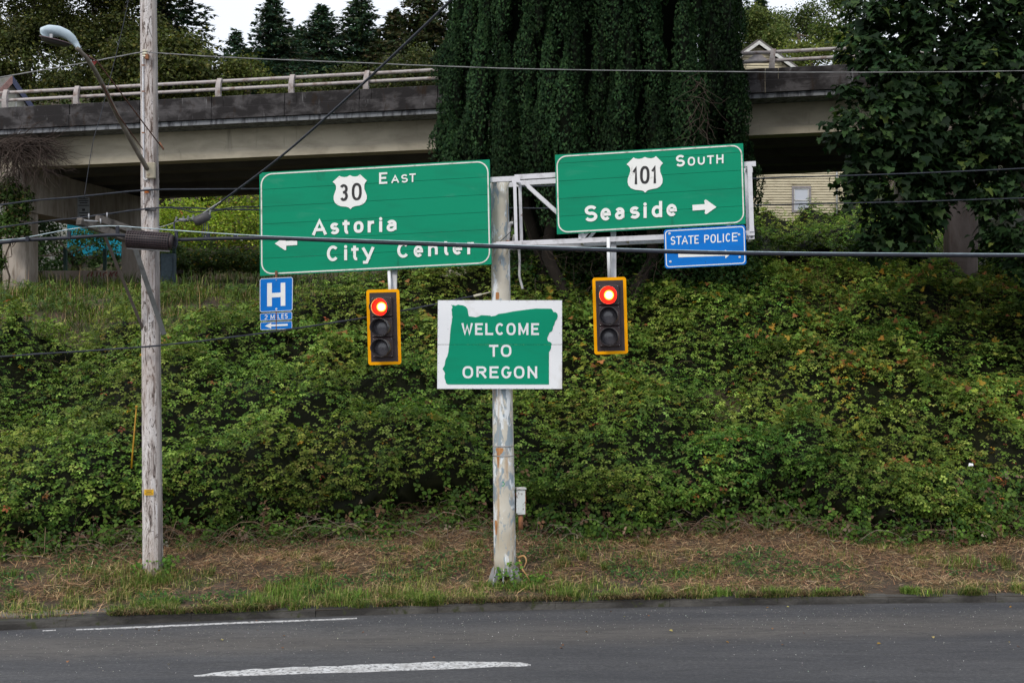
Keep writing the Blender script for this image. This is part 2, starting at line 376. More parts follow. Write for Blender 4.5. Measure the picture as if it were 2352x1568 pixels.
M_COLSH = layered('shaded_column_concrete', (.2, .165, .155), [((.12, .095, .085), 1.3, (1.5, 1.5, .5), .4, .65), ((.11, .06, .035), 3, (3, 3, .4), .55, .75)], rough=.95, bmp=.4, bscale=16)  # the maple's shade put into the colour of the right pier's columns
M_RAIL = layered('galvanised_rail', (.42, .385, .38), [((.25, .19, .17), 4, (1, 1, 1), .5, .66)], rough=.6, metal=.15, bmp=.1)
U0, U1 = -34.0, 62.0
ov = thing('overpass', BPt(BU(1047), 5.7, float(T(-1.7, 44))), 'weathered concrete road bridge with two-tube railing crossing above the embankment', 'bridge')
def extr(name, prof, mat, u0=U0, u1=U1, par=ov, n=2, dz=0):
    """prof: (w, z below parapet top) ring"""
    b = MB(); rings = []
    for i in range(n):
        u = u0 + (u1 - u0) * i / (n - 1); rings.append([BPt(u, w_, BZ(u) - q) for w_, q in prof])
    k = len(prof); vs = [p for r_ in rings for p in r_]; fs = [tuple(range(k)), tuple((n - 1) * k + i for i in reversed(range(k)))]
    for j in range(n - 1):
        for i in range(k): ii = (i + 1) % k; fs.append((j * k + ii, j * k + i, (j + 1) * k + i, (j + 1) * k + ii))
    b.add(vs, fs); return b.build(name, mat, par)
extr('deck_slab', [(.06, .72), (.06, .86), (11.4, .86), (11.4, .72)], M_SLAB)
gprof = lambda w0: [(w0, .862), (w0 + .5, .862), (w0 + .5, 1.3), (w0 + .62, 1.5), (w0 + .62, 1.80), (w0 - .06, 1.80), (w0 - .06, 1.58), (w0, 1.45)]
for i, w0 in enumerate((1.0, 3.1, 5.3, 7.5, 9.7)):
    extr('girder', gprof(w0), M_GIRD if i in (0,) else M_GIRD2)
# posts and parapet panels
pu = [BU(px) for px in (8, 172, 334, 499, 667, 839, 1019)]
sp = (pu[-1] - pu[0]) / 6; ku = BU(1773)
posts = list(pu)
u = pu[0] - sp
while u > U0: posts.insert(0, u); u -= sp
n_ = max(1, round((ku - pu[-1]) / sp)); stp = (ku - pu[-1]) / n_
for i in range(1, n_ + 9): posts.append(pu[-1] + stp * i)
rr = random.Random(5)
def panel(name, u0, u1, w0=0.0, z0=0.0, z1=.33, par=ov, d=.25):
    g = .009; pr = lambda u: [BPt(u, w0, BZ(u) - z1), BPt(u, w0, BZ(u) - z0 - .02), BPt(u, w0 + .02, BZ(u) - z0), BPt(u, w0 + d, BZ(u) - z0), BPt(u, w0 + d, BZ(u) - z1)]
    a, c = pr(u0 + g), pr(u1 - g); MB().add(a + c, [(4, 3, 2, 1, 0), (5, 6, 7, 8, 9)] + [(i, (i + 1) % 5, (i + 1) % 5 + 5, i + 5) for i in range(5)]).build(name, M_PAR, par)
for i, u in enumerate(posts):
    c0, c1 = u - .19, u + .19; nxt = posts[i + 1] - .19 if i + 1 < len(posts) else u + sp - .19
    panel('parapet_block', c0, c1, .03 + rr.uniform(-.004, .004)); panel('parapet_panel', c1, nxt, rr.uniform(-.004, .004))
    panel('parapet_base', u - .19, nxt, -.022 + rr.uniform(-.004, .004), .333, .705)
    # curved rail post
    b = MB(); ring = []
    for k in range(7):
        t = k / 6; lean = -.10 * math.sin(t * 1.4); wd = .085 - .015 * t; z = BZ(u) + .57 * t
        ring.append([BPt(u - wd + .05 * t * t, .04 + lean + .05 * t * t * 2, z), BPt(u + wd + .05 * t * t, .04 + lean + .05 * t * t * 2, z), BPt(u + wd + .05 * t * t, .16 + lean + .05 * t * t * 2, z), BPt(u - wd + .05 * t * t, .16 + lean + .05 * t * t * 2, z)])
    vs = [p for q in ring for p in q]; fs = [(3, 2, 1, 0), (24, 25, 26, 27)]
    for k in range(6):
        for j in range(4): jj = (j + 1) % 4; fs.append((k * 4 + j, k * 4 + jj, k * 4 + 4 + jj, k * 4 + 4 + j))
    b.add(vs, fs); b.build('rail_post', M_RAIL, ov)
for dz in (.50, .25):
    MB().tube([BPt(u, .17, BZ(u) + dz) for u in np.linspace(U0, U1, 30)], .052, 10).build('rail', M_RAIL, ov)
extr('back_parapet', [(11.1, 0), (11.35, 0), (11.35, .715), (11.1, .715)], M_PAR)
extr('road_surface', [(.3, .66), (11.05, .66), (11.05, .716), (.3, .716)], M_ASPH)
for pxc in (47, 1047, 2206):
    u = BU(pxc, 1.3)
    cm_ = M_COLM if pxc < 2000 else M_COLSH
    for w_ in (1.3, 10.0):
        ub = u; c = BPt(ub, w_, 0); g = float(T(c.x, c.y)); zt = BZ(ub) - 3.25
        M3 = Matrix(((E[0], NRM[0], 0), (E[1], NRM[1], 0), (0, 0, 1)))
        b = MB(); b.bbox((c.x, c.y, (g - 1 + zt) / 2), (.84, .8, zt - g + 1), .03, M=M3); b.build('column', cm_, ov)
    z0, z1 = BZ(u) - 3.25, BZ(u) - 1.803
    pr = [(.75, z0 + .5), (1.1, z0), (10.5, z0), (10.9, z0 + .5), (10.9, z1), (.75, z1)]
    b = MB(); b.prism([BPt(u - .46, w_, z) for w_, z in pr], [BPt(u + .46, w_, z) for w_, z in pr]); b.build('pier_cap', M_COLM, ov)
# notice fixed to the pier cap
nx = U(191, 478, 45.0)
nt0 = thing('notice_board', U(192, 500, 44.6), 'small pale notice with lines of print fixed under the bridge beside the left pier', 'sign')
b = MB(); b.box(U(192, 477, 44.6), (.43, .03, .72)); b.build('board', simple('notice_white', (.3, .32, .34), .6), nt0)
M_INK = simple('dark_ink', (.03, .03, .035), .6)
for row, wd in ((456, .3), (461, .34), (466, .28), (472, .38), (482, .1), (489, .32), (496, .24)):
    b = MB(); b.box(U(192, row, 44.57), (wd, .008, .03 if row != 482 else .08)); b.build('print_line', M_INK, nt0)

# ------------------------------------------------------------------ signs
class SignPlane:
    def __init__(s, px, d, yaw=0.0):
        s.p = U(px, CY, d); s.n = Vector((-math.sin(yaw), -math.cos(yaw), 0))      # towards the camera
    def at(s, px, py, off=0.0):
        r = Vector(((px - CX) / F, 1, (CY - py) / F)); o = Vector((0, 0, H0)); p = s.p + s.n * off
        return o + r * ((p - o).dot(s.n) / r.dot(s.n))
    def slab(s, b, ring, f, k):      # ring of pixels, front offset f, back offset k
        return b.prism([s.at(x, y, f) for x, y in ring][::-1], [s.at(x, y, f) - s.n * (f - k) for x, y in ring][::-1])
YAW = math.radians(7.0)
GP = SignPlane(1126, 22.05, YAW)
def arc(cx, cy, rx, ry, a0, a1, n=None):
    n = n or max(4, int(abs(a1 - a0) / 18)); return [(cx + rx * math.cos(math.radians(a0 + (a1 - a0) * i / n)), cy + ry * math.sin(math.radians(a0 + (a1 - a0) * i / n))) for i in range(n + 1)]
def sup(n=28, e=2.5):
    out = []
    for i in range(n):
        a = 2 * math.pi * i / n; c, s_ = math.cos(a), math.sin(a)
        out.append((.5 + .5 * math.copysign(abs(c) ** (2 / e), c), .5 + .5 * math.copysign(abs(s_) ** (2 / e), s_)))
    return out
GL = {
 'A': [[(0, 0), (.5, 1), (1, 0)], [(.17, .3), (.83, .3)]],
 'C': [arc(.5, .5, .5, .5, 42, 318)],
 'E': [[(1, 1), (0, 1), (0, 0), (1, 0)], [(.05, .52), (.82, .52)]],
 'G': [arc(.5, .5, .5, .5, 42, 325) + [(1, .44), (.6, .44)]],
 'H': [[(0, 0), (0, 1)], [(1, 0), (1, 1)], [(.05, .52), (.95, .52)]],
 'I': [[(.5, 0), (.5, 1)]],
 'L': [[(0, 1), (0, 0), (1, 0)]],
 'M': [[(0, 0), (0, 1)], [(0, 1), (.5, .12), (1, 1)], [(1, 1), (1, 0)]],
 'N': [[(0, 0), (0, 1)], [(0, 1), (1, 0)], [(1, 0), (1, 1)]],
 'O': ['sup'], '0': ['sup'], 'o': ['sup'],
 'P': [[(0, 0), (0, 1), (.55, 1)] + arc(.6, .74, .4, .26, 80, -80) + [(.55, .48), (.05, .48)]],
 'R': [[(0, 0), (0, 1), (.55, 1)] + arc(.6, .75, .4, .25, 80, -80) + [(.55, .5), (.05, .5)], [(.5, .48), (1, 0)]],
 'S': [arc(.5, .75, .48, .25, 25, 265) + arc(.5, .26, .5, .26, 85, -155)],
 's': [arc(.5, .75, .46, .25, 25, 265) + arc(.5, .26, .5, .26, 85, -155)],
 'T': [[(0, 1), (1, 1)], [(.5, .95), (.5, 0)]],
 'U': [[(0, 1)] + arc(.5, .38, .5, .38, 180, 360) + [(1, 1)]],
 'W': [[(0, 1), (.25, 0), (.5, .85), (.75, 0), (1, 1)]],
 '1': [[(-.5, .8), (.8, 1), (.8, 0)]],
 '2': [arc(.5, .72, .5, .28, 165, -25) + [(0, 0), (1, 0)]],
 '3': [arc(.48, .76, .5, .24, 150, -80) + [(.35, .52)], [(.35, .52)] + arc(.5, .26, .5, .26, 80, -150)],
 'a': [arc(.5, .68, .5, .32, 155, 10) + [(1, .4), (1, 0)], [(.95, .58), (.5, .58)] + arc(.42, .29, .42, .29, 95, 265) + [(.7, .03), (.95, .2)]],
 'd': [[(1, 0), (1, 1)], [(.95, .6)] + arc(.5, .34, .5, .34, 60, 300) + [(.95, .08)]],
 'e': [[(.05, .5), (1, .5)] + arc(.5, .5, .5, .5, 8, 318)],
 'i': [[(.5, 0), (.5, .66)], [(.5, .97), (.5, 1.0)]],
 'n': [[(0, 0), (0, 1)], [(0, .72)] + arc(.5, .66, .5, .34, 150, 0) + [(1, 0)]],
 'r': [[(0, 0), (0, 1)], [(0, .62)] + arc(.62, .6, .6, .4, 160, 80)],
 't': [[(.42, 1), (.42, .25)] + arc(.78, .25, .36, .25, 190, 270) + [(1, 0)], [(0, .72), (1, .72)]],
 'y': [[(0, 1), (.56, .3)], [(1, 1), (.35, 0), (.1, 0)]],
}
GL['B'] = None
def ribbon(pts, t, closed=False, caps=True):
    P = [Vector((p[0], p[1])) for p in pts]
    P = [p for i, p in enumerate(P) if i == 0 or (p - P[i - 1]).length > .3]
    n = len(P)
    if caps and not closed and n > 1:
        P[0] = P[0] + (P[0] - P[1]).normalized() * t / 2; P[-1] = P[-1] + (P[-1] - P[-2]).normalized() * t / 2
    L, R = [], []
    for i in range(n):
        a = P[i - 1] if (i > 0 or closed) else None; c = P[(i + 1) % n] if (i < n - 1 or closed) else None
        d1 = (P[i] - a).normalized() if a is not None else (c - P[i]).normalized()
        d2 = (c - P[i]).normalized() if c is not None else d1
        n1 = Vector((-d1.y, d1.x)); n2 = Vector((-d2.y, d2.x)); m = n1 + n2
        m = n1 if m.length < .1 else m.normalized(); k = min(1 / max(m.dot(n1), .2), 1.7)
        L.append(P[i] + m * t / 2 * k); R.append(P[i] - m * t / 2 * k)
    return L, R
def glyph(sp, ch, box, t, conv, mat, parent, off=.012, slope=0.0, name='letter', th=.006, caps=True, sx=0.0):
    """box in crop pixels (x0,x1,ytop,ybase)"""
    x0, x1, y0, y1 = box; b = MB(); xc = (x0 + x1) / 2; k = 0
    def mp(u, v):
        x = x0 + t / 2 + (x1 - x0 - t) * u; y = y1 - t / 2 - (y1 - y0 - t) * v
        return (x + sx * (y - y1), y + slope * (x - xc))
    for st in GL[ch]:
        closed = st == 'sup'; pts = [mp(u, v) for u, v in (sup() if closed else st)]
        if ch == 'i' and len(st) == 2 and st[0][1] > .9:      # dot
            c = pts[0]; pts = [(c[0], c[1] + t * .04), (c[0], c[1] - t * .04)]
            ring = [(c[0] + t * .56 * math.cos(a), c[1] + t * .56 * math.sin(a)) for a in np.linspace(0, 2 * math.pi, 13)[:-1]]
            sp.slab(b, [conv(*q) for q in ring], off, off - th); continue
        L, R = ribbon(pts, t, closed, caps and len(st) < 7); n = len(L); o = off + k * .0012; k += 1
        Lf = [sp.at(*conv(*q), o) for q in L]; Rf = [sp.at(*conv(*q), o) for q in R]; bk = sp.n * th
        vs = Lf + Rf + [p - bk for p in Lf] + [p - bk for p in Rf]; fs = []
        for i in range(n if closed else n - 1):
            j = (i + 1) % n
            fs += [(i, j, n + j, n + i), (2 * n + i, 3 * n + i, 3 * n + j, 2 * n + j), (i, 2 * n + i, 2 * n + j, j), (n + i, n + j, 3 * n + j, 3 * n + i)]
        if not closed: fs += [(0, n, 3 * n, 2 * n), (n - 1, 3 * n - 1, 4 * n - 1, 2 * n - 1)]
        b.add(vs, fs)
    return b.build(name, mat, parent)
def crop(ox, oy, s): return lambda x, y: (ox + x * s, oy + y * s)
M_GREEN = layered('green_sheeting', (.0, .26, .138), [((.003, .195, .105), 1.2, (.5, .5, 3), .48, .78), ((.006, .11, .06), 3.2, (1.2, 1.2, .45), .62, .84), ((.05, .3, .19), 1.8, (.6, .6, 2.2), .6, .85)], rough=.5, bmp=0, spec=.15)
M_GREENP = layered('green_print', (.0, .27, .15), [((.003, .22, .12), 1.5, (.5, .5, 3), .5, .8)], rough=.5, bmp=.0, spec=.15)
M_BLUE = layered('blue_sheeting', (.002, .17, .6), [((.008, .12, .42), 2.5, (.5, .5, 3), .5, .8)], rough=.5, bmp=.0, spec=.15)
M_WHITE = layered('white_sheeting', (.8, .81, .83), [((.5, .49, .45), 3.0, (1, 1, 1), .62, .85)], rough=.45, bmp=.0)
M_LET = layered('letter_white', (.83, .84, .82), [((.42, .41, .36), 9, (1, 1, 1), .6, .8)], rough=.45, bmp=.0)
M_BORD = layered('border_white', (.74, .74, .69), [((.3, .28, .22), 7, (1, 1, 1), .52, .72)], rough=.5, bmp=.0)
M_BLK = simple('black_digit', (.022, .022, .024), .5)
M_RIV = simple('rivet_dark', (.08, .07, .06), .5, .5)
M_BOLT = simple('bolt_zinc', (.55, .56, .56), .35, .6)
M_BACK = simple('sign_back_aluminium', (.3, .31, .32), .5, .6)
def lerp(a, b_, t): return (a[0] + (b_[0] - a[0]) * t, a[1] + (b_[1] - a[1]) * t)
def rrect(TL, TR, BR, BL, ins, rad, W, Hh, n=6):
    """rounded ring in pixels inside the quad, in metres-like px units"""
    def q(u, v):
        a = lerp(TL, TR, u / W); c = lerp(BL, BR, u / W); return lerp(a, c, v / Hh)
    out = []
    for cx, cy, a0 in ((W - ins - rad, ins + rad, -90), (W - ins - rad, Hh - ins - rad, 0), (ins + rad, Hh - ins - rad, 90), (ins + rad, ins + rad, 180)):
        for i in range(n + 1):
            a = math.radians(a0 + 90 * i / n); out.append(q(cx + rad * math.cos(a), cy + rad * math.sin(a)))
    return out
def border(sp, quad, ins, wid, rad, W, Hh, mat, parent, off=.006, th=.005, name='border'):
    o = rrect(*quad, ins, rad, W, Hh); i_ = rrect(*quad, ins + wid, max(rad - wid, 1), W, Hh); n = len(o); b = MB()
    of = [sp.at(*p, off) for p in o]; nf = [sp.at(*p, off) for p in i_]; bk = sp.n * th
    vs = of + nf + [p - bk for p in of] + [p - bk for p in nf]; fs = []
    for k in range(n):
        j = (k + 1) % n; fs += [(k, n + k, n + j, j), (k, j, 2 * n + j, 2 * n + k), (n + k, 3 * n + k, 3 * n + j, n + j)]
    b.add(vs, fs); return b.build(name, mat, parent)
def dots(sp, pts, r_px, mat, parent, off, name='rivet', th=.006):
    for (x, y) in pts:
        b = MB(); sp.slab(b, [(x + r_px * math.cos(a), y + r_px * math.sin(a)) for a in np.linspace(0, 2 * math.pi, 7)[:-1]], off, off - th); b.build(name, mat, parent)
def planks(sp, quad, cuts, mat, parent, th=.05, gap=.7, name='panel', hh=240):
    TL, TR, BR, BL = quad
    for i, (a, c) in enumerate(zip(cuts, cuts[1:])):
        g = gap / hh / 2; a2, c2 = a + (g if a > 0 else 0), c - (g if c < 1 else 0); o = random.uniform(-.0015, .0015)
        ring = [lerp(TL, BL, a2), lerp(TR, BR, a2), lerp(TR, BR, c2), lerp(TL, BL, c2)]
        b = MB(); sp.slab(b, ring, o, -th); b.build(name, mat, parent)
def shield(sp, pts, conv, parent, off=.012, mat=None):
    b = MB(); sp.slab(b, [conv(*p) for p in smooth2(pts)], off, off - .008); return b.build('shield', mat or M_LET, parent)
def smooth2(pts): return pts
# --- left direction sign
cv = crop(571.7, 359.3, .3125)
q1 = [(595.8, 396.8), (1124.2, 366.5), (1128.9, 607.1), (597.3, 633.7)]
s1 = thing('direction_sign', GP.at(863, 632, 0), 'wide green sign reading EAST, Astoria and City Center with a 30 shield', 'road sign', 'green direction signs on the gantry')
planks(GP, q1, [0, .165, .333, .5, .667, .833, 1], M_GREEN, s1)
border(GP, q1, 2.6, 3.0, 26, 528, 238, M_BORD, s1)
def word(sp, conv, spec, t, par, slope=-.055, mat=None, **kw):
    for ch, x0, x1, y0, y1 in spec: glyph(sp, ch, (x0, x1, y0, y1), t, conv, mat or M_LET, par, slope=slope, **kw)
word(GP, cv, [('E', 957, 1017, 118, 202)], 15, s1)
word(GP, cv, [('A', 1047, 1103, 137, 195), ('S', 1119, 1168, 132, 193), ('T', 1179, 1226, 126, 189)], 11, s1)
word(GP, cv, [('A', 466, 571, 463, 577), ('s', 597, 663, 487, 573), ('t', 688, 740, 457, 570), ('o', 770, 842, 476, 562), ('r', 873, 929, 473, 558), ('i', 957, 980, 445, 555), ('a', 1012, 1085, 466, 552)], 22, s1)
word(GP, cv, [('C', 573, 662, 655, 770), ('i', 699, 723, 650, 763), ('t', 752, 806, 645, 764), ('y', 832, 920, 667, 787)], 21, s1)
word(GP, cv, [('C', 1090, 1180, 632, 745), ('e', 1211, 1280, 654, 740), ('n', 1317, 1388, 648, 733), ('t', 1422, 1476, 613, 727), ('e', 1498, 1567, 637, 722), ('r', 1605, 1664, 630, 718)], 21, s1)
SH1 = [(665, 143), (677, 149), (700, 153), (722, 150), (742, 138), (762, 147), (782, 149), (802, 144), (817, 133), (868, 178), (855, 192), (848, 210), (848, 238), (857, 262), (867, 290), (866, 312), (855, 335), (836, 352), (812, 361), (780, 366), (761, 373), (747, 388), (732, 375), (712, 370), (678, 367), (650, 357), (632, 340), (623, 318), (623, 292), (632, 265), (640, 242), (641, 220), (633, 202), (615, 188)]
sh = shield(GP, SH1, cv, s1)
dots(GP, [cv(x, y) for x, y in ((662, 155), (815, 145), (648, 350), (833, 345))], .7, M_RIV, sh, .018)
glyph(GP, '3', (667, 727, 204, 328), 19, cv, M_BLK, sh, .016, -.05, 'digit'); glyph(GP, '0', (756, 829, 195, 323), 19, cv, M_BLK, sh, .016, -.05, 'digit')
def poly(sp, pts, conv, mat, par, name, off=.012, th=.006):
    b = MB(); sp.slab(b, [conv(*p) for p in pts], off, off - th); return b.build(name, mat, par)
ar1 = poly(GP, [(190, 640), (262, 592), (276, 600), (270, 622), (354, 616), (355, 651), (274, 656), (274, 688), (262, 688)], cv, M_LET, s1, 'arrow')
# --- right direction sign
cw = crop(1127, 310.3, .3437)
q2 = [(1274.8, 356), (1706.8, 329.2), (1712.6, 514), (1279.3, 538)]
s2 = thing('direction_sign', GP.at(1490, 538, 0), 'green sign reading SOUTH and Seaside with a 101 shield and right arrow', 'road sign', 'green direction signs on the gantry')
planks(GP, q2, [0, .11, .333, .555, .777, 1], M_GREEN, s2, hh=183)
border(GP, q2, 2.6, 3.0, 23, 432, 183, M_BORD, s2)
word(GP, cw, [('S', 1237, 1298, 133, 211)], 15, s2, -.06)
word(GP, cw, [('O', 1317, 1366, 146, 205), ('U', 1384, 1431, 141, 199), ('T', 1446, 1492, 136, 194), ('H', 1508, 1556, 130, 190)], 11, s2, -.06)
word(GP, cw, [('S', 627, 713, 470, 578), ('e', 734, 803, 487, 571), ('a', 831, 894, 483, 565), ('s', 929, 996, 477, 559), ('i', 1020, 1044, 449, 554), ('d', 1076, 1146, 442, 550), ('e', 1175, 1244, 460, 543)], 21, s2)
SH2 = [(955, 150), (968, 157), (990, 160), (1012, 156), (1030, 147), (1050, 154), (1072, 156), (1092, 151), (1105, 141), (1152, 188), (1140, 200), (1132, 216), (1133, 245), (1143, 270), (1150, 295), (1147, 322), (1132, 343), (1112, 355), (1085, 360), (1058, 366), (1045, 372), (1033, 385), (1019, 373), (1000, 369), (965, 366), (938, 356), (921, 338), (915, 315), (917, 290), (926, 266), (933, 242), (932, 222), (924, 208), (908, 196)]
sh = shield(GP, SH2, cw, s2)
glyph(GP, '1', (955, 981, 212, 329), 17, cw, M_BLK, sh, .016, -.05, 'digit'); glyph(GP, '0', (998, 1062, 207, 326), 18, cw, M_BLK, sh, .016, -.05, 'digit'); glyph(GP, '1', (1081, 1107, 206, 323), 17, cw, M_BLK, sh, .016, -.05, 'digit')
poly(GP, [(1348, 467), (1432, 461), (1427, 440), (1434, 431), (1442, 433), (1509, 481), (1446, 526), (1436, 529), (1430, 521), (1434, 499), (1350, 505)], cw, M_LET, s2, 'arrow')
# --- state police
q3 = [(1524.6, 527.5), (1712, 516.5), (1714.7, 607.6), (1527.4, 616.9)]
s3 = thing('police_sign', GP.at(1620, 616, .03), 'blue STATE POLICE sign with right arrow hung under the Seaside sign', 'road sign')
b = MB(); GP.slab(b, rrect(*q3, 0, 6, 188, 90, 3), .03, .015); b.build('plate', M_BLUE, s3)
border(GP, q3, 2.6, 2.0, 8, 188, 90, M_LET, s3, .033, .0025)
word(GP, cw, [('S', 1203, 1234, 677, 733), ('T', 1239, 1275, 675, 731), ('A', 1277, 1318, 673, 729), ('T', 1320, 1356, 671, 727), ('E', 1362, 1391, 669, 725), ('P', 1427, 1460, 666, 722), ('O', 1469, 1505, 663, 720), ('L', 1514, 1542, 661, 717), ('I', 1548, 1562, 659, 715), ('C', 1570, 1604, 656, 713), ('E', 1613, 1650, 652, 709)], 7.5, s3, -.055, off=.034, th=.003)
poly(GP, [(1253, 793), (1568, 781), (1566, 765), (1603, 795), (1568, 824), (1568, 806), (1254, 817)], cw, M_LET, s3, 'arrow', .034, .003)
for i, (x, y) in enumerate(((1195, 658), (1660, 664), (1201, 845), (1664, 815))): dots(GP, [cw(x, y)], 2.9, M_LET, s3, .04, 'washer'); dots(GP, [cw(x, y)], 1.3, M_BOLT, s3, .048, 'bolt')
dots(GP, [cw(x, y) for x, y in ((1663, 630), (1533, 740), (1330, 752), (1436, 848), (1427, 640))], .8, M_RIV, s3, .034, 'hole')
# --- hospital assembly
ch_ = crop(571.7, 620.6, .1597)
HP = SignPlane(634, 22.45, YAW)
q4 = [(596.5, 639.8), (672.6, 635.8), (672, 713.5), (596.5, 717)]
s4 = thing('hospital_sign', HP.at(634, 717), 'square blue sign with a white H hung under the Astoria sign', 'road sign')
b = MB(); HP.slab(b, rrect(*q4, 0, 5, 76, 77, 3), 0, -.01); b.build('plate', M_BLUE, s4)
border(HP, q4, .3, 1.1, 5, 76, 77, M_LET, s4, .003, .0025)
for bx in ((262, 330, 184, 520), (457, 523, 180, 512)):
    b = MB(); HP.slab(b, [ch_(bx[0], bx[2]), ch_(bx[1], bx[2] - 2), ch_(bx[1], bx[3] - 2), ch_(bx[0], bx[3])], .004, 0.001); b.build('letter_stroke', M_LET, s4)
b = MB(); HP.slab(b, [ch_(330.5, 327), ch_(456.5, 320), ch_(456.5, 385), ch_(330.5, 392)], .004, 0.001); b.build('letter_stroke', M_LET, s4)
dots(HP, [ch_(394, 556)], 2.5, M_LET, s4, .008, 'washer'); dots(HP, [ch_(394, 556), ch_(393, 142)], 1.1, M_BOLT, s4, .012, 'bolt')
q5 = [(597, 720), (671, 716), (671, 733.7), (597.2, 737)]
s5 = thing('distance_plate', HP.at(634, 737), 'narrow blue plate reading 2 MILES directly under the H sign', 'road sign')
b = MB(); HP.slab(b, rrect(*q5, 0, 3, 74, 17.5, 3), 0, -.008); b.build('plate', M_BLUE, s5); border(HP, q5, .2, .8, 3, 74, 17.5, M_LET, s5, .003, .0025)
word(HP, ch_, [('2', 224, 268, 641, 708), ('M', 312, 368, 637, 704), ('I', 383, 403, 634, 701), ('L', 414, 447, 632, 698), ('E', 469, 503, 628, 695), ('S', 517, 558, 624, 692)], 9.5, s5, -.05, off=.005, th=.003)
q6 = [(597.7, 740), (671, 737), (671, 755), (598, 758)]
s6 = thing('arrow_plate', HP.at(634, 758), 'narrow blue plate with a white left arrow, lowest under the H sign', 'road sign')
b = MB(); HP.slab(b, rrect(*q6, 0, 3, 74, 18, 3), 0, -.008); b.build('plate', M_BLUE, s6); border(HP, q6, .2, .8, 3, 74, 18, M_LET, s6, .003, .0025)
poly(HP, [(228, 800), (322, 753), (320, 779), (557, 769), (557, 797), (320, 808), (320, 837)], ch_, M_LET, s6, 'arrow', .005, .003)
M_RUST = layered('rusty_steel', (.16, .075, .045), [((.3, .13, .06), 9, (1, 1, 1), .45, .6)], rough=.85)
b = MB(); b.bar(HP.at(634.5, 622, -.03), HP.at(634.5, 757, -.03), .04, .025, HP.n); b.build('hanger_bar', M_RUST, s4)
b = MB(); b.bar(HP.at(634.5, 716.5, .006), HP.at(634.5, 756.5, .006), .012, .006, HP.n); b.build('strap', M_RUST, s4)
# --- welcome sign
WP = SignPlane(1148, 22.2, 0)
cz = crop(980, 669.7, .15626)
q7 = [cz(165, 127), cz(1990, 127), cz(1990, 1428), cz(155, 1426)]
s7 = thing('welcome_sign', WP.at(1148, 893), 'white board with green state outline reading WELCOME TO OREGON on the pole', 'sign')
M_WBOARD = layered('white_board', (.82, .84, .87), [((.5, .47, .41), 1.4, (1, 1, 1), .58, .8), ((.35, .3, .24), 14, (1, 1, 1), .7, .8)], rough=.4, bmp=.0)
planks(WP, q7, [0, .5, 1], M_WBOARD, s7, .03, .9, 'board', 203)
ORE = [(362, 188), (385, 203), (400, 196), (412, 208), (440, 200), (462, 190), (480, 195), (540, 203), (575, 222), (602, 258), (610, 320), (620, 362), (720, 376), (762, 365), (800, 346), (936, 352), (942, 364), (1010, 354), (1055, 327), (1160, 313), (1270, 290), (1450, 266), (1600, 248), (1830, 250), (1850, 272), (1866, 302), (1888, 298), (1918, 320), (1928, 358), (1915, 402), (1888, 437), (1878, 480), (1856, 520), (1855, 548), (1840, 580), (1806, 600), (1788, 645), (1772, 675), (1775, 712), (1792, 736), (1812, 736), (1835, 758), (1838, 778), (1830, 790), (1828, 830), (1816, 862), (1798, 885), (1797, 1362), (310, 1362), (284, 1342), (278, 1312), (262, 1265), (264, 1225), (272, 1208), (260, 1175), (234, 1132), (262, 1085), (275, 1010), (284, 985), (305, 945), (318, 895), (326, 820), (340, 700), (346, 605), (358, 500), (370, 440), (372, 392), (380, 380), (372, 340), (372, 300), (365, 262), (380, 232), (372, 210)]
# the map film follows the joint of the boards: split into an upper and a lower half
up_ = [p for p in ORE if p[1] < 776]; lo_ = [p for p in ORE if p[1] >= 776]
iL = [i for i, p in enumerate(ORE) if p[1] < 776]
r0 = ORE[0:42]; rest = ORE[42:]
k1 = next(i for i, p in enumerate(ORE) if p[1] > 776 and p[0] > 1700); k2 = max(i for i, p in enumerate(ORE) if p[1] > 776)
upper = ORE[:k1] + [(1837, 775), (331, 775)] + ORE[k2 + 1:]; lower = [(331, 779), (1837, 779)] + ORE[k1:k2 + 1]
for ring in (upper, lower): poly(WP, ring, cz, M_GREENP, s7, 'state_outline', .005, .003)
WORDS = [('W', 513, 678, 462, 637), ('E', 711, 826, 462, 637), ('L', 861, 977, 462, 637), ('C', 1012, 1140, 460, 639), ('O', 1172, 1308, 460, 639), ('M', 1349, 1496, 462, 637), ('E', 1536, 1651, 462, 637),
         ('T', 918, 1054, 780, 955), ('O', 1090, 1246, 778, 957),
         ('O', 527, 684, 1093, 1272), ('R', 732, 878, 1096, 1271), ('E', 924, 1057, 1096, 1271), ('G', 1097, 1245, 1093, 1274), ('O', 1281, 1438, 1093, 1274), ('N', 1484, 1624, 1096, 1271)]
word(WP, cz, WORDS, 32, s7, 0, off=.008, th=.0025, mat=M_WHITE)
dots(WP, [cz(172 + 130.5 * i, 140) for i in range(14)] + [cz(285 + 130 * i, 1419) for i in range(13)] + [cz(171, 265 + 130 * i) for i in range(9)] + [cz(1981, 250 + 130 * i) for i in range(9)] + [cz(1953, 610), cz(313, 551)], .55, M_RIV, s7, .006)
dots(GP, [(p[0], p[1]) for k in range(1, 14) for p in (lerp(lerp((598, 399), (1122, 369), k / 14), (0, 0), 0),)], .5, M_RIV, s1, .009)
dots(GP, [lerp((600, 630.5), (1127, 604.5), k / 14) for k in range(1, 14)], .5, M_RIV, s1, .009)
dots(GP, [lerp((1278, 358.2), (1704, 332.5), k / 12) for k in range(1, 12)] + [lerp((1282, 535), (1710, 511.5), k / 12) for k in range(1, 12)] + [lerp((1278.5, 365), (1281.5, 525), k / 6) for k in range(1, 6)] + [lerp((1704.5, 345), (1709.3, 500), k / 6) for k in range(1, 6)], .5, M_RIV, s2, .009)

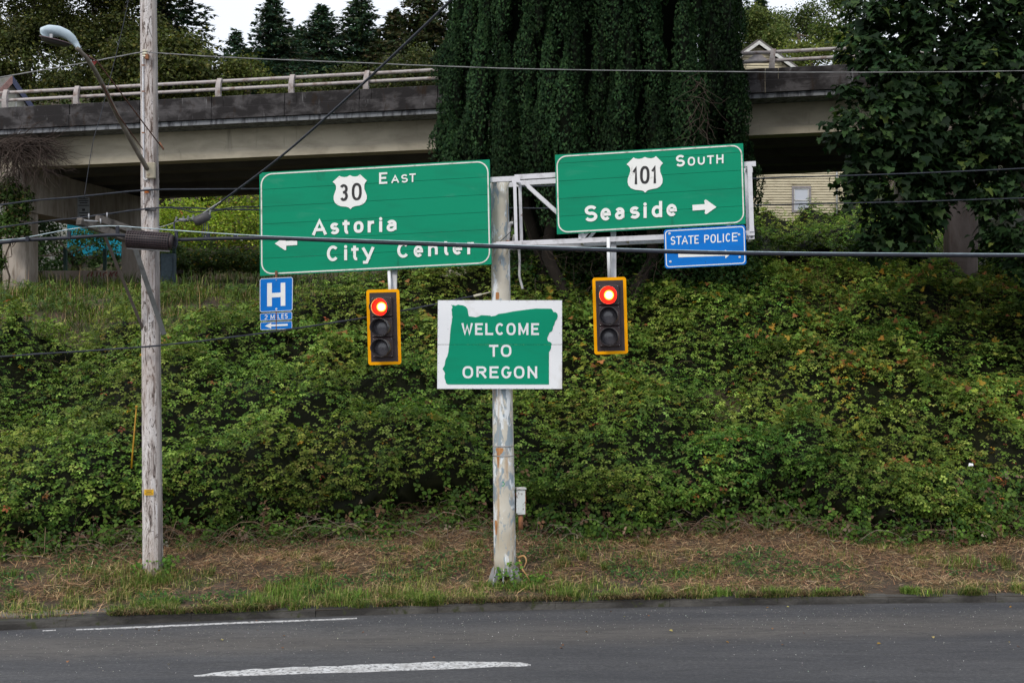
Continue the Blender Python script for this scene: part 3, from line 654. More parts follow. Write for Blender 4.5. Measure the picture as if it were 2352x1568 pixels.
# ------------------------------------------------------------------ gantry pole and box truss
m, nt_, b_ = new_mat('peeling_pole_paint'); v_ = coords(nt_)
c = ramp(nt_, noise(nt_, v_, 1.7, 5), [(.35, (.46, .42, .34)), (.65, (.62, .59, .51))])
bl = ramp(nt_, noise(nt_, coords(nt_, (1, 1, .45)), 4.2, 9, .65, .4), [(.505, (0, 0, 0)), (.53, (1, 1, 1))]); c = mixc(nt_, bl, c, (.27, .33, .37))
wh = ramp(nt_, noise(nt_, coords(nt_, (1.3, 1.3, .5)), 3.1, 9, .7, .3), [(.53, (0, 0, 0)), (.56, (1, 1, 1))]); c = mixc(nt_, wh, c, (.74, .78, .8))
st = ramp(nt_, noise(nt_, coords(nt_, (3, 3, .22)), 3.4, 8, .6), [(.55, (0, 0, 0)), (.68, (.85, .85, .85))]); c = mixc(nt_, st, c, (.44, .29, .16))
ru = ramp(nt_, noise(nt_, coords(nt_, (2.2, 2.2, .5)), 3.3, 8, .7), [(.66, (0, 0, 0)), (.7, (1, 1, 1))]); c = mixc(nt_, ru, c, (.2, .13, .09))
nt_.links.new(c, b_.inputs['Base Color']); b_.inputs['Roughness'].default_value = .6; bump(nt_, b_, wh, .25, .01)
M_POLE = m
M_STEEL = layered('white_painted_angle', (.66, .66, .7), [((.36, .35, .36), 5, (1, 1, 1), .52, .75), ((.2, .08, .03), 4.5, (1, 1, 1), .68, .72)], rough=.55, bmp=.1)
M_GALV = layered('galvanised', (.42, .43, .45), [((.26, .26, .27), 6, (1, 1, .4), .45, .7)], rough=.5, metal=.2, bmp=.1)
PD = 22.52
def PP(py): return U(1147 + (py - 410) * .0146 + (5 if False else 0), py, PD)
pole = thing('gantry_pole', U(1161, 1341, PD), 'thick round steel pole with peeling pale paint and truss arms, flanged foot in the grass', 'pole')
ys = np.concatenate([np.linspace(413, 1318, 26)])
b = MB(); b.tube([PP(y) for y in ys], [(20.2 + (y - 410) / 890 * 5.6) / F * PD for y in ys], 28); b.build('shaft', M_POLE, pole)
for y_ in (1023, 1045):
    b = MB(); p = PP(y_); rr_ = (20.2 + (y_ - 410) / 890 * 5.6) / F * PD + .006; b.tube([p - Vector((0, 0, .01)), p + Vector((0, 0, .01))], rr_, 28); b.build('band', simple('weld_band', (.33, .31, .3), .6), pole)
# rust blooms: thin curved patches of corroded paint
M_RB = layered('rust_bloom', (.5, .24, .09), [((.3, .13, .05), 12, (1, 1, .3), .45, .65)], rough=.8, bmp=.2)
def poleskin(poly_, off=.003, py0=None):
    P = []
    for px, py in poly_:
        c0 = PP(py); r_ = (20.2 + (py - 410) / 890 * 5.6) / F * PD + off; x = (px - CX) / F * PD - c0.x
        x = max(-r_ * .97, min(r_ * .97, x)); P.append(Vector((c0.x + x, PD - math.sqrt(r_ * r_ - x * x), H0 + (CY - py) / F * PD)))
    return P
def skinpatch(rows, mat, name, off=.003):
    """rows: (py, px0, px1)"""
    b = MB(); vs = []; N = 5
    for y, a, c_ in rows: vs += poleskin([(a + (c_ - a) * i / (N - 1), y) for i in range(N)], off)
    fs = [(j * N + i, (j + 1) * N + i, (j + 1) * N + i + 1, j * N + i + 1) for j in range(len(rows) - 1) for i in range(N - 1)]
    b.add(vs, fs, True); b.build(name, mat, pole)
skinpatch([(1026, 1140, 1155), (1031, 1139, 1157), (1037, 1142, 1154), (1043, 1141, 1148), (1056, 1142, 1147), (1072, 1143, 1145)], M_RB, 'rust_patch')
skinpatch([(672, 1139, 1146), (680, 1138.5, 1147), (688, 1139, 1146)], M_RB, 'rust_patch')
skinpatch([(1108 + 84, 1137, 1141), (1150 + 50, 1137, 1143), (1225, 1138, 1141)], M_RB, 'rust_patch')
b = MB(); a_ = [(1155 + 4.2 * math.cos(t), 1108 + 5.4 * math.sin(t)) for t in np.linspace(-1.9, 2.3, 10)]; c_ = [(1155 + 2.4 * math.cos(t), 1108 + 3.4 * math.sin(t)) for t in np.linspace(-1.9, 2.3, 10)]
vs = poleskin(a_, .004) + poleskin(c_, .004); b.add(vs, [(i, i + 1, 11 + i, 10 + i) for i in range(9)]); b.build('green_paint_mark', simple('green_mark', (.0, .3, .18), .5), pole)
for i in range(10):
    a = 2 * math.pi * (i + .3) / 10; c0 = PP(1318); d_ = Vector((math.cos(a), math.sin(a), 0)); zt, zb = U(0, 1302, PD).z, U(0, 1341, PD).z
    sd_ = Vector((-d_.y, d_.x, 0)) * .009; c0 = Vector((c0.x, c0.y, 0)); r0_ = .185
    pr = [c0 + d_ * r0_ + Vector((0, 0, zt)), c0 + d_ * (r0_ + .045) + Vector((0, 0, zt)), c0 + d_ * (r0_ + .15) + Vector((0, 0, zb)), c0 + d_ * r0_ + Vector((0, 0, zb))]
    b = MB(); b.prism([p - sd_ for p in pr], [p + sd_ for p in pr]); b.build('gusset', M_GALV, pole)
c0 = PP(1330); b = MB(); b.tube([(c0.x, c0.y, U(0, 1343, PD).z - .06), (c0.x, c0.y, U(0, 1342, PD).z)], .39, 24, smooth=False); b.build('base_plate', M_GALV, pole)
TN = GP.n
def member(a, c_, wd=.075, off=-.09, name='brace', back=0.0, par=pole, L=True):
    A_, C_ = GP.at(*a, off) - TN * back, GP.at(*c_, off) - TN * back
    b = MB(); (b.angle(A_, C_, wd, TN) if L else b.bar(A_, C_, wd, .012, TN)); b.build(name, M_STEEL, par)
for bk in (0, .8):
    member((640, 437), (1182, 410), .085, -.09, 'chord', bk); member((1182, 407), (1736, 376), .085, -.09, 'chord', bk)
    member((645, 585), (1140, 563), .085, -.09, 'chord', bk); member((1140, 561), (1733, 535), .085, -.09, 'chord', bk)
    member((1182, 414), (1186, 556), .055, -.075, 'brace', bk); member((1201, 416), (1300, 505), .06, -.075, 'brace', bk)
    member((1330, 405), (1332, 550), .05, -.075, 'brace', bk); member((1340, 545), (1470, 398), .05, -.075, 'brace', bk)
    member((1560, 390), (1562, 540), .05, -.075, 'brace', bk); member((1570, 392), (1700, 530), .05, -.075, 'brace', bk)
    member((700, 436), (702, 580), .05, -.075, 'brace', bk); member((720, 578), (900, 425), .05, -.075, 'brace', bk); member((910, 426), (1090, 562), .05, -.075, 'brace', bk)
member((1721.5, 376), (1727, 532), .075, -.07, 'end_post'); member((1721.5, 376), (1727, 532), .075, -.07, 'end_post', .8)
for (x, y, n1) in ((1182, 411, 0), (1330, 403, 0), (1560, 389, 0), (1721, 377, 0), (1186, 560, 0), (1332, 553, 0), (1440, 548, 0), (1562, 543, 0), (1727, 534, 0), (700, 434, 0), (1128, 412, 0), (1128, 563, 0), (1727, 545, 0)):
    a = GP.at(x, y, -.12); b = MB(); b.bar(a, a - TN * .74, .05, .05, (0, 0, 1)); b.build('cross_member', M_STEEL, pole)
for (p, q) in (((1345, 553), (1440, 548)), ((1440, 549), (1562, 543)), ((1200, 560), (1332, 553)), ((1562, 544), (1720, 535))):
    a, c_ = GP.at(*p, -.12), GP.at(*q, -.12) - TN * .74; b = MB(); b.bar(a, c_, .035, .035, (0, 0, 1)); b.build('lattice', M_STEEL, pole)
for (x, y) in ((1182, 411), (1186, 560)): 
    b = MB(); GP.slab(b, [(x - 10, y - 6), (x + 14, y - 7), (x + 12, y + 8), (x - 6, y + 7)], -.070, -.078); b.build('gusset_plate', M_STEEL, pole)
for y0_, sgn in ((418, 1), (566, 1)):
    for px_ in (1163, 1134):
        p0, p1, p2 = U(px_ - 2, y0_, PD - .2), U(px_ + 8, y0_, PD - .35), U(px_ - 1, y0_ + 28, PD - .2)
        b = MB(); o = Vector((0, .012, 0)); b.prism([p0, p2, p1], [p0 + o, p2 + o, p1 + o]); b.build('bracket', M_POLE, pole)
b = MB(); GP.slab(b, [(1720, 526), (1732.5, 526), (1733, 549), (1721, 550)], -.12, -.13); b.build('end_plate', M_STEEL, pole)
# conduit loops between the pole and the truss
M_COND = simple('grey_conduit', (.42, .42, .42), .5)
for pts, r_ in (([(1179, 512, 22.3), (1171, 514, 22.3), (1169, 530, 22.32), (1167, 555, 22.32)], .028), ([(1181, 540, 22.3), (1179, 552, 22.35), (1184, 560, 22.4)], .022), ([(1192, 572, 22.4), (1193.5, 600, 22.4), (1193, 632, 22.4), (1197, 650, 22.4), (1200.5, 664, 22.38)], .022)):
    b = MB(); b.tube(smooth_path([U(*p) for p in pts]), r_, 8); b.build('conduit', M_COND, pole)
b = MB(); b.tube(smooth_path([U(1181, 524, 22.25), U(1165, 540, 22.25), U(1146, 557, 22.28)]), .007, 6); b.build('thin_cable', M_BLK, pole)
b = MB(); b.tube([U(1167, 552, 22.32), U(1166.5, 558, 22.32)], .038, 10); b.build('conduit_collar', M_RUST, pole)
# control box on the pole
cb = thing('control_box', U(1197, 1182, 22.5), 'small rusty white control box bolted to the side of the gantry pole', 'control box')
M_BOXW = layered('chipped_white_box', (.6, .63, .62), [((.14, .09, .06), 6, (1, 1, 1), .55, .59), ((.35, .36, .35), 16, (1, 1, 1), .6, .66)], rough=.6, bmp=.2)
Rb = Matrix.Rotation(math.radians(16), 3, 'Z')
b = MB(); b.bbox(U(1196, 1152, 22.55), (.145, .13, .44), .008, M=Rb); b.build('case', M_BOXW, cb)
b = MB(); b.bbox(U(1196, 1121, 22.54), (.17, .16, .035), .006, M=Rb); b.build('lid', layered('rusty_white_lid', (.5, .5, .48), [((.2, .1, .06), 9, (1, 1, 1), .5, .58)], rough=.7), cb)
b = MB(); b.bbox(U(1192.5, 1154, 22.475), (.105, .012, .37), .004, M=Rb); b.build('door', M_BOXW, cb)
b = MB(); b.box(U(1206.3, 1152, 22.53), (.012, .05, .44), M=Rb); b.build('rust_strip', M_RUST, cb)
b = MB(); b.tube([U(1196, 1178, 22.56), U(1196, 1215, 22.56)], .043, 12); b.build('conduit', M_RUST, cb)
b = MB(); b.bar(U(1180, 1135, 22.55), U(1190, 1135, 22.55), .05, .02); b.bar(U(1180, 1170, 22.55), U(1190, 1170, 22.55), .05, .02); b.build('mount', M_RUST, cb)

# ------------------------------------------------------------------ traffic lights
M_YEL = layered('yellow_reflective_tape', (.95, .41, .0), [((.85, .33, .0), 6, (1, 1, .4), .55, .7)], rough=.5, bmp=0, spec=.1)
M_SBLK = simple('signal_black', (.042, .028, .03), .5); M_HOUS = simple('signal_housing', (.05, .032, .034), .45); M_VIS = simple('signal_visor', (.05, .045, .047), .3, spec=.8)
m, nt_, b_ = new_mat('lit_red_lens'); tc = nd(nt_, 'ShaderNodeTexCoord'); 
le = nd(nt_, 'ShaderNodeVectorMath', operation='LENGTH'); nt_.links.new(tc.outputs['Object'], le.inputs[0])
rc = ramp(nt_, mth(nt_, 'MULTIPLY', le.outputs['Value'], 5.0), [(.0, (1, .95, .7)), (.2, (1, .6, .16)), (.36, (1, .12, .008)), (.44, (.4, .003, .0015))])
em = nd(nt_, 'ShaderNodeEmission', Strength=14.0); nt_.links.new(rc, em.inputs[0]); nt_.links.new(em.outputs[0], nt_.nodes['Material Output'].inputs[0]); M_RED = m
M_DARKL = simple('unlit_lens', (.1, .095, .11), .22, spec=.9)
def signal(px, py, d, roll, yaw, label, pipe):
    c0 = U(px, py, d); Rm = (Matrix.Rotation(roll, 3, 'Y') @ Matrix.Rotation(yaw, 3, 'Z'))
    root = thing('traffic_light', c0 - Vector((0, 0, .65)), label, 'traffic light', 'red traffic lights hung from the gantry')
    Wd(root, c0, Rm, pipe); return root
def ringpts(r, n, y, cx, cz, a0=0): return [Vector((cx + r * math.cos(2 * math.pi * i / n + a0), y, cz + r * math.sin(2 * math.pi * i / n + a0))) for i in range(n)]
def Wd(root, c0, Rm, pipe):
    Wf = lambda v: c0 + Rm @ Vector(v)
    def rr(w_, h_, rad, y, n=5):
        out = []
        for cx, cz, a0 in ((w_ - rad, h_ - rad, 0), (-(w_ - rad), h_ - rad, 90), (-(w_ - rad), -(h_ - rad), 180), (w_ - rad, -(h_ - rad), 270)):
            for i in range(n + 1): a = math.radians(a0 + 90 * i / n); out.append(Vector((cx + rad * math.cos(a), y, cz + rad * math.sin(a))))
        return out
    hw, hh = .288, .655; cx = -.02
    o = rr(hw, hh, .045, 0); b = MB(); b.prism([Wf(p) for p in o][::-1], [Wf(p + Vector((0, .004, 0))) for p in o][::-1]); b.build('backplate', M_SBLK, root)
    i_ = rr(hw - .052, hh - .052, .004, -.003); o = rr(hw, hh, .045, -.003); n = len(o); b = MB(); vs = [Wf(p) for p in o] + [Wf(p) for p in i_] + [Wf(p + Vector((0, .0025, 0))) for p in o] + [Wf(p + Vector((0, .0025, 0))) for p in i_]; fs = []
    for k in range(n): j = (k + 1) % n; fs += [(k, n + k, n + j, j), (k, j, 2 * n + j, 2 * n + k), (n + k, 3 * n + k, 3 * n + j, n + j)]
    b.add(vs, fs); b.build('yellow_border', M_YEL, root)
    for k in range(3):
        z = .35 - .352 * k
        b = MB(); b.bbox(Wf((cx, -.03 + .06, z)), (.35, .22, .345), .015, M=Rm); b.build('housing', M_HOUS, root)
        # door frame ring with bolts
        b = MB()
        for sx_, sz_ in ((-.155, -.15), (.155, -.15), (-.155, .15), (.155, .15)): b.tube([Wf((cx + sx_, -.075, z + sz_)), Wf((cx + sx_, -.092, z + sz_))], .006, 6)
        b.build('bolt', M_BOLT, root)
        for sz_ in (-.15, .15):
            b = MB(); b.tube([Wf((cx + .19, -.03, z + sz_)), Wf((cx + .19, -.05, z + sz_))], .01, 6); b.build('hinge', M_HOUS, root)
        # visor: open tunnel, a little off to the left
        N = 28; vs = []; L = .24; sh_ = Vector((-.16, -1, -.02)).normalized() * L
        for r_, y, k2 in ((.158, -.082, 0), (.158, -.082, 1), (.153, -.082, 1), (.150, -.082, 0)):
            for i in range(N):
                a = 2 * math.pi * i / N; cut = max(0, -math.sin(a)) ** 1.5 * .45; p = Vector((cx + r_ * math.cos(a), y, z + r_ * math.sin(a)))
                vs.append(Wf(p + (sh_ * (1 - cut) if k2 else Vector((0, 0, 0)))))
        fs = []
        for j in range(3):
            for i in range(N): ii = (i + 1) % N; fs.append((j * N + i, j * N + ii, (j + 1) * N + ii, (j + 1) * N + i))
        b = MB(); b.add(vs, fs, True); b.build('visor', M_VIS, root)
        # domed lens
        b = MB(); vs = []; fs = []; R_ = 4
        for j in range(R_ + 1):
            t = j / R_; rad = .146 * math.cos(t * math.pi / 2); y = -.082 - .035 * math.sin(t * math.pi / 2)
            vs += [Wf((cx + rad * math.cos(2 * math.pi * i / 24), y, z + rad * math.sin(2 * math.pi * i / 24))) for i in range(24)]
        for j in range(R_):
            for i in range(24): ii = (i + 1) % 24; fs.append((j * 24 + i, j * 24 + ii, (j + 1) * 24 + ii, (j + 1) * 24 + i))
        b.add(vs, fs, True)
        lo = b.build('lens', M_RED if k == 0 else M_DARKL, root)
        cc = Wf((cx, -.1, z)); delta = cc - wloc(root); 
        for v in lo.data.vertices: v.co -= delta
        lo.location = delta
        if k == 0: lo['label'] = 'lit red lens'
    for part, r_, sq in pipe:
        b = MB()
        if sq: b.bar(U(*part[0]), U(*part[1]), r_, r_)
        else: b.tube([U(*p) for p in part], r_, 12)
        b.build('hanger_post' if sq else 'conduit', M_GALV if sq else M_WHITE, root)
signal(881.5, 751, 22.0, math.radians(-1.6), math.radians(0), 'red traffic light hanging from the Astoria sign, between H sign and pole', [([(893.5, 618, 22.34), (896, 672, 22.12)], .03, False), ([(907, 560, 22.6), (905, 672, 22.3)], .10, True)])
signal(1401.5, 725, 21.55, math.radians(-1.6), math.radians(0), 'red traffic light hanging from the lower truss chord under the Seaside sign', [([(1397, 545, 21.70), (1399.5, 645, 21.68)], .03, False), ([(1409, 520, 22.1), (1409, 645, 21.85)], .09, True)])

# ------------------------------------------------------------------ wooden utility pole
UD = 22.35
m, nt_, b_ = new_mat('weathered_pole_wood'); 
g = noise(nt_, coords(nt_, (1, 1, .12)), 13, 9, .72, 1.4); g2 = noise(nt_, coords(nt_, (1, 1, .35)), 9, 6, .6, 2.5); big = noise(nt_, coords(nt_, (1, 1, .3)), 2.2, 5)
c = ramp(nt_, g, [(.36, (.04, .03, .028)), (.42, (.3, .25, .23)), (.48, (.58, .54, .52)), (.66, (.72, .7, .71))])
fl = ramp(nt_, g2, [(.4, (.1, .08, .07)), (.43, (1, 1, 1)), (.545, (1, 1, 1)), (.56, (.2, .17, .15)), (.58, (1, 1, 1))]); c = mixc(nt_, .85, c, fl, 'MULTIPLY')
c = mixc(nt_, ramp(nt_, big, [(.45, (0, 0, 0)), (.7, (.55, .55, .55))]), c, (.3, .2, .15))
nt_.links.new(c, b_.inputs['Base Color']); b_.inputs['Roughness'].default_value = .9; bump(nt_, b_, g, .8, .02); M_WOODP = m
M_WOODA = layered('crossarm_wood', (.16, .14, .125), [((.05, .043, .04), 6, (.3, 1, 1), .45, .65), ((.06, .065, .03), 3, (1, 1, 1), .6, .7)], rough=.9, bmp=.5, bscale=30)
def UPc(py): return U(341 + py * .0077, py, UD)
up = thing('utility_pole', U(351, 1312, UD), 'tall weathered wooden utility pole with alley arms and a molding strip', 'utility pole')
b = MB(); ysp = np.linspace(-260, 1330, 60); rp = random.Random(2)
b.tube([UPc(y) for y in ysp], [(18.6 + y / 1310 * 4.4 + rp.uniform(-.25, .25)) / F * UD for y in ysp], 26); b.build('shaft', M_WOODP, up)
b = MB(); ysp = np.linspace(-255, 1312, 24)
b.tube([UPc(y) + Vector(((15.5 + y / 1310 * 3.4) / F * UD, -.075, 0)) for y in ysp], .048, 10); b.build('molding_strip', layered('molding_wood', (.3, .28, .27), [((.12, .1, .095), 6, (1, 1, .12), .45, .65)], rough=.85, bmp=.4), up)
PY = lambda px, py, o=0.0: U(px, py, UD - .175 - o)
b = MB(); b.tube(smooth_path([PY(328, 128), PY(328.5, 250), PY(330, 395), PY(331, 409), PY(335, 413), PY(340, 409), PY(342, 398)]), .013, 8); b.build('conduit', simple('white_conduit', (.7, .71, .74), .4), up)
for y_ in (150, 210, 305, 372): b = MB(); b.box(PY(329, y_, .012), (.05, .012, .02)); b.build('strap', M_RUST, up)
M_PORC = simple('porcelain', (.7, .66, .52), .25)
b = MB()
for k, (r_, dz) in enumerate(((.045, .05), (.03, .03), (.05, .0), (.03, -.02), (.045, -.045))):
    p = PY(333, 124, .06); b.tube([p + Vector((0, 0, dz - .012)), p + Vector((0, 0, dz + .012))], r_, 12)
b.build('insulator', M_PORC, up)
b = MB(); b.bbox(PY(338, 131, .05), (.06, .1, .1), .01); b.build('insulator_bracket', M_RUST, up)
for (x, y, mt) in ((337, 440.5, simple('orange_tag', (.75, .2, .03), .5)),): b = MB(); b.bbox(PY(x, y, .02), (.075, .02, .045), .004); b.build('orange_clip', mt, up)
b = MB(); b.bbox(PY(339, 433.5, .03), (.13, .05, .05), .006); b.build('wire_clamp', M_GALV, up)
b = MB(); b.bbox(PY(346, 481, .03), (.19, .05, .06), .006); b.build('wire_clamp', simple('dark_clamp', (.05, .05, .055), .5), up)
# tag
tg = thing('pole_tag', U(342, 1137, UD - .19), 'small yellow notice nailed to the wooden utility pole at head height', 'notice')
b = MB(); b.box(U(342, 1130, UD - .195), (.165, .006, .1)); b.build('plate', simple('yellow_tag', (.75, .42, .01), .5), tg)
for y_, wd in ((1126, .12), (1129.5, .09), (1133, .13)): b = MB(); b.box(U(342, y_, UD - .2), (wd, .003, .009)); b.build('print_line', M_INK, tg)
# alley arms: two timbers reaching towards the street and to the left
dA = 1.55
def arm(pl, pr, dl, dr, name, w_=.12, h_=.115):
    a, c_ = U(*pl, dl), U(*pr, dr); b = MB(); b.bar(a, c_, h_, w_, (c_ - a).cross(Vector((0, 0, 1)))); b.build(name, M_WOODA, up)
arm((181, 508), (352, 570), 20.75, 22.1, 'alley_arm'); arm((224, 502), (356, 548), 21.15, 22.2, 'alley_arm')
M_ANG = layered('dark_galvanised_angle', (.17, .18, .18), [((.09, .09, .09), 6, (1, 1, 1), .5, .7)], rough=.5, metal=.2)
b = MB(); b.angle(U(240, 540, 21.1), U(329, 757, 22.25), .05, (0, -1, 0)); b.build('arm_brace', layered('brown_angle', (.15, .125, .11), [((.3, .3, .3), 8, (1, 1, 1), .6, .7)], rough=.5, metal=.2), up)
b = MB(); b.angle(U(295, 525, 21.35), U(377, 768, 22.1), .085, (0, -1, 0)); b.build('arm_brace', M_ANG, up)
for (x, y, d_) in ((204, 497, 20.9), (246, 494, 21.3), (231, 508, 21.0)): b = MB(); b.tube([U(x, y + 6, d_), U(x, y - 6, d_)], .012, 6); b.build('bolt', M_GALV, up)
b = MB(); b.bar(U(193, 506, 20.75), U(224, 508, 20.9), .02, .02); b.build('tie_rod', M_GALV, up)

# ------------------------------------------------------------------ street lamp on the wooden pole
sl = thing('street_lamp', U(341, 400, UD - .2), 'pale blue cobra-head street lamp on a long curved arm fixed to the utility pole', 'street lamp')
M_LAMP = layered('lamp_housing', (.5, .6, .66), [((.34, .42, .46), 4, (1, 1, 1), .5, .7)], rough=.35, bmp=0)
M_ARM = layered('lamp_arm_paint', (.16, .135, .11), [((.27, .24, .2), 5, (1, 1, 1), .5, .7)], rough=.6)
ap = smooth_path([U(176, 110, 19.25), U(205, 142, 19.55), U(238, 200, 20.3), U(268, 262, 21.0), U(302, 325, 21.6), U(338, 388, 22.12)], 8)
b = MB(); b.tube(ap, np.linspace(.032, .042, len(ap)), 10); b.build('arm', M_ARM, sl)
b = MB(); b.bbox(U(347, 392, UD - .2), (.15, .08, .28), .012); b.build('arm_bracket', layered('cream_bracket', (.4, .36, .27), [((.16, .1, .06), 6, (1, 1, 1), .55, .65)], rough=.7), sl)
lat = Vector((.35, .93, -.05)).normalized()
hs = [(181, 113, .032, .035), (172, 100, .055, .055), (162, 89, .09, .075), (150, 81, .13, .09), (136, 75.5, .165, .098), (121, 74, .17, .098), (108, 76.5, .145, .085), (101.5, 81, .08, .05), (99.7, 83, .02, .015)]
b = MB(); N = 20; vs = []; fs = []
for i, (px, py, rw, rh) in enumerate(hs):
    c_ = U(px, py, 19.3 - .45 * (i / 8)); nxt = hs[min(i + 1, 8)]; prv = hs[max(i - 1, 0)]
    t = (U(nxt[0], nxt[1], 19.3) - U(prv[0], prv[1], 19.3)).normalized(); upv = Vector((-t.z, 0, t.x)); upv = upv if upv.z > 0 else -upv
    for k in range(N):
        a = 2 * math.pi * k / N; sn = math.sin(a); vs.append(c_ + lat * rw * math.cos(a) + upv * rh * (sn if sn > 0 else sn * .62))
for i in range(8):
    for k in range(N): j = (k + 1) % N; fs.append((i * N + k, i * N + j, (i + 1) * N + j, (i + 1) * N + k))
fs += [tuple(range(N)), tuple(8 * N + k for k in reversed(range(N)))]
b.add(vs, fs, True); b.build('head', M_LAMP, sl)
cL = U(128, 93, 18.98); tt = Vector((-.97, 0, -.06)); tt = Vector((.93, 0, -.22)).normalized(); lt = lat.copy(); b = MB(); vs = []; fs = []
dn = -(tt.cross(lt)).normalized(); dn = dn if dn.z < 0 else -dn
for j in range(5):
    t = j / 4; rd = math.cos(t * math.pi / 2 * .98)
    vs += [cL + (tt * .215 * math.cos(a) + lt * .15 * math.sin(a)) * rd + dn * .085 * math.sin(t * math.pi / 2) for a in np.linspace(0, 2 * math.pi, 21)[:-1]]
for j in range(4):
    for k in range(20): q = (k + 1) % 20; fs.append((j * 20 + k, j * 20 + q, (j + 1) * 20 + q, (j + 1) * 20 + k))
b.add(vs, fs, True); b.build('lens_bowl', simple('lamp_bowl', (.035, .033, .028), .3, spec=.4), sl)
b = MB(); b.tube([cL + (tt * .222 * math.cos(a) + lt * .157 * math.sin(a)) for a in np.linspace(0, 2 * math.pi, 25)], .009, 6); b.build('rim', simple('lamp_rim', (.12, .08, .09), .5), sl)
b = MB(); b.bbox(U(117.5, 83, 18.84), (.045, .02, .06), .004); b.build('latch', M_GALV, sl)
M_ROD = simple('rust_red_rod', (.13, .045, .035), .6)
M_REDB = simple('red_bracket', (.35, .045, .035), .5)
b = MB(); b.tube([U(183, 118, 19.3), U(223, 141, 19.9), U(370, 337, 22.2)], .011, 6); b.build('tie_rod', M_ROD, sl)
b = MB(); b.tube([U(214, 150, 19.75), U(270, 262, 20.9), U(328, 343, 22.15)], .010, 6); b.build('tie_rod', M_ROD, sl)
b = MB(); t3 = [U(203, 141, 19.7), U(224, 139, 19.9), U(213, 154, 19.8)]; b.prism(t3, [p + Vector((0, .02, 0)) for p in t3]); b.build('red_bracket', M_REDB, sl)
b = MB(); b.tube([U(366, 327, UD - .16), U(376, 344, UD - .16)], .018, 6); b.build('shackle', M_RUST, sl)

# ------------------------------------------------------------------ wires
M_WIRE = simple('weathered_cable', (.035, .04, .052), .6, spec=.25); M_WIREL = simple('pale_bare_wire', (.24, .24, .24), .5); M_CAB = simple('fat_black_cable', (.02, .023, .035), .5, spec=.3)
def wd_(px): return 22.12 + (px - 345) * .0031 if px > 345 else 22.12 + (px - 345) * .002
def wire(name, pts, r_, mat, label, group=None, seg=6, k=10, twist=None):
    P = smooth_path([U(*p) for p in pts], k); b = MB(); b.tube(P, r_, seg)
    if twist:      # a lashing wire wound round the strand
        Q = smooth_path(pts_fine(P, twist[1]), 1); V_ = []
        for i, p in enumerate(Q): a = i * 1.15; V_.append(p + Vector((0, math.cos(a), math.sin(a))) * twist[0])
        b.tube(V_, twist[2], 4)
    o = b.build(name, mat); tag(o, label, 'wire', group); return o
def pts_fine(P, step):
    out = []
    for a, c_ in zip(P, P[1:]):
        n = max(1, int((c_ - a).length / step))
        for i in range(n): out.append(a + (c_ - a) * i / n)
    return out + [P[-1]]
def at(L): return [(x, y, wd_(x)) for x, y in L]
wire('overhead_wire', at([(-500, 262), (0, 178), (193, 145), (323, 121), (360, 122), (520, 132), (784, 143), (1184, 158), (1568, 164), (1935, 166.5), (2352, 163), (2900, 150)]), .010, M_WIREL, 'highest thin wire, from the insulator on the wooden pole past the dark evergreen', None, twist=(.008, .25, .006))
wire('overhead_wire', at([(-500, 555), (0, 471), (180, 452), (333, 437), (450, 435), (597, 434), (1150, 430), (1731, 410), (2050, 400), (2352, 387), (2900, 360)]), .016, M_WIRE, 'wire clipped to the wooden pole by the orange tag, running behind both signs', None, twist=(.012, .12, .006))
wire('overhead_wire', at([(-500, 610), (0, 523), (200, 498), (333, 480), (420, 477), (597, 482), (1160, 478), (1280, 478), (1731, 471), (2101, 463), (2352, 455), (2900, 440)]), .014, M_WIRE, 'twisted cable from the dark pole clamp, crossing in front of the cream house', None, twist=(.012, .12, .007))
wire('slack_cable', [(395, 478, 22.2), (420, 481, 22.2), (440, 487, 22.15), (462, 486, 22.1), (490, 485, 22.1), (515, 480, 22.3), (540, 476, 22.5), (597, 475, 22.75), (640, 475, 22.9)], .012, M_CAB, 'short slack loop of black cable sagging under the twisted wire beside the wooden pole')
fat = [(-500, 620, 21.2), (0, 558, 20.95), (33, 553, 20.9), (160, 546, 20.85), (267, 540, 20.8), (345, 549, 20.9), (400, 551, 20.85), (600, 547, 20.8), (853, 556.5, 20.8), (1143, 567, 20.8), (1402, 575, 20.8), (1780, 583.5, 20.85), (2352, 587.5, 21), (2900, 588, 21.2)]
o = wire('thick_cable', fat, .029, M_CAB, 'thickest black cable, crossing in front of the green signs and carrying the ribbed splice case', seg=10)
wire('messenger_wire', [(-500, 590, 21.2), (0, 552, 20.95), (67, 544, 20.9), (120, 534, 20.87), (180, 524, 20.85), (260, 519, 20.85), (400, 529, 20.85), (597, 541.5, 20.8), (853, 551, 20.79), (1143, 561.8, 20.79), (1402, 570.2, 20.79), (1780, 578.8, 20.84), (2352, 583, 21), (2900, 583, 21.2)], .009, simple('bright_strand', (.4, .5, .55), .35, .3), 'thin bright strand running just above the thickest black cable')
# lashing clamps of the fat cable
SPL = {(63, 543): 'cable spacer farthest to the left on the thick cable, before the left bridge pier', (159, 531): 'cable spacer just left of the tips of the wooden alley arms', (270, 519): 'tall cable spacer touching the left end of the ribbed splice case', (405, 530): 'cable spacer just right of the ribbed splice case, above the cable', (478, 536): 'cable spacer straight below the small splice case', (540, 538): 'cable spacer nearest the left edge of the Astoria sign', (403, 553): 'cable spacer hanging below the thick cable by the loop of the splice case'}
for x, y0, y1 in ((63, 543, 555), (159, 531, 549), (270, 519, 541), (405, 530, 553), (478, 536, 551), (540, 538, 550), (403, 553, 566)):
    b = MB(); b.bbox(U(x, (y0 + y1) / 2, 20.83), (.055, .045, (y1 - y0) / F * 20.8), .006); tag(b.build('cable_spacer', M_CAB), SPL[(x, y0)], 'cable clamp', 'spacers on the thick cable')
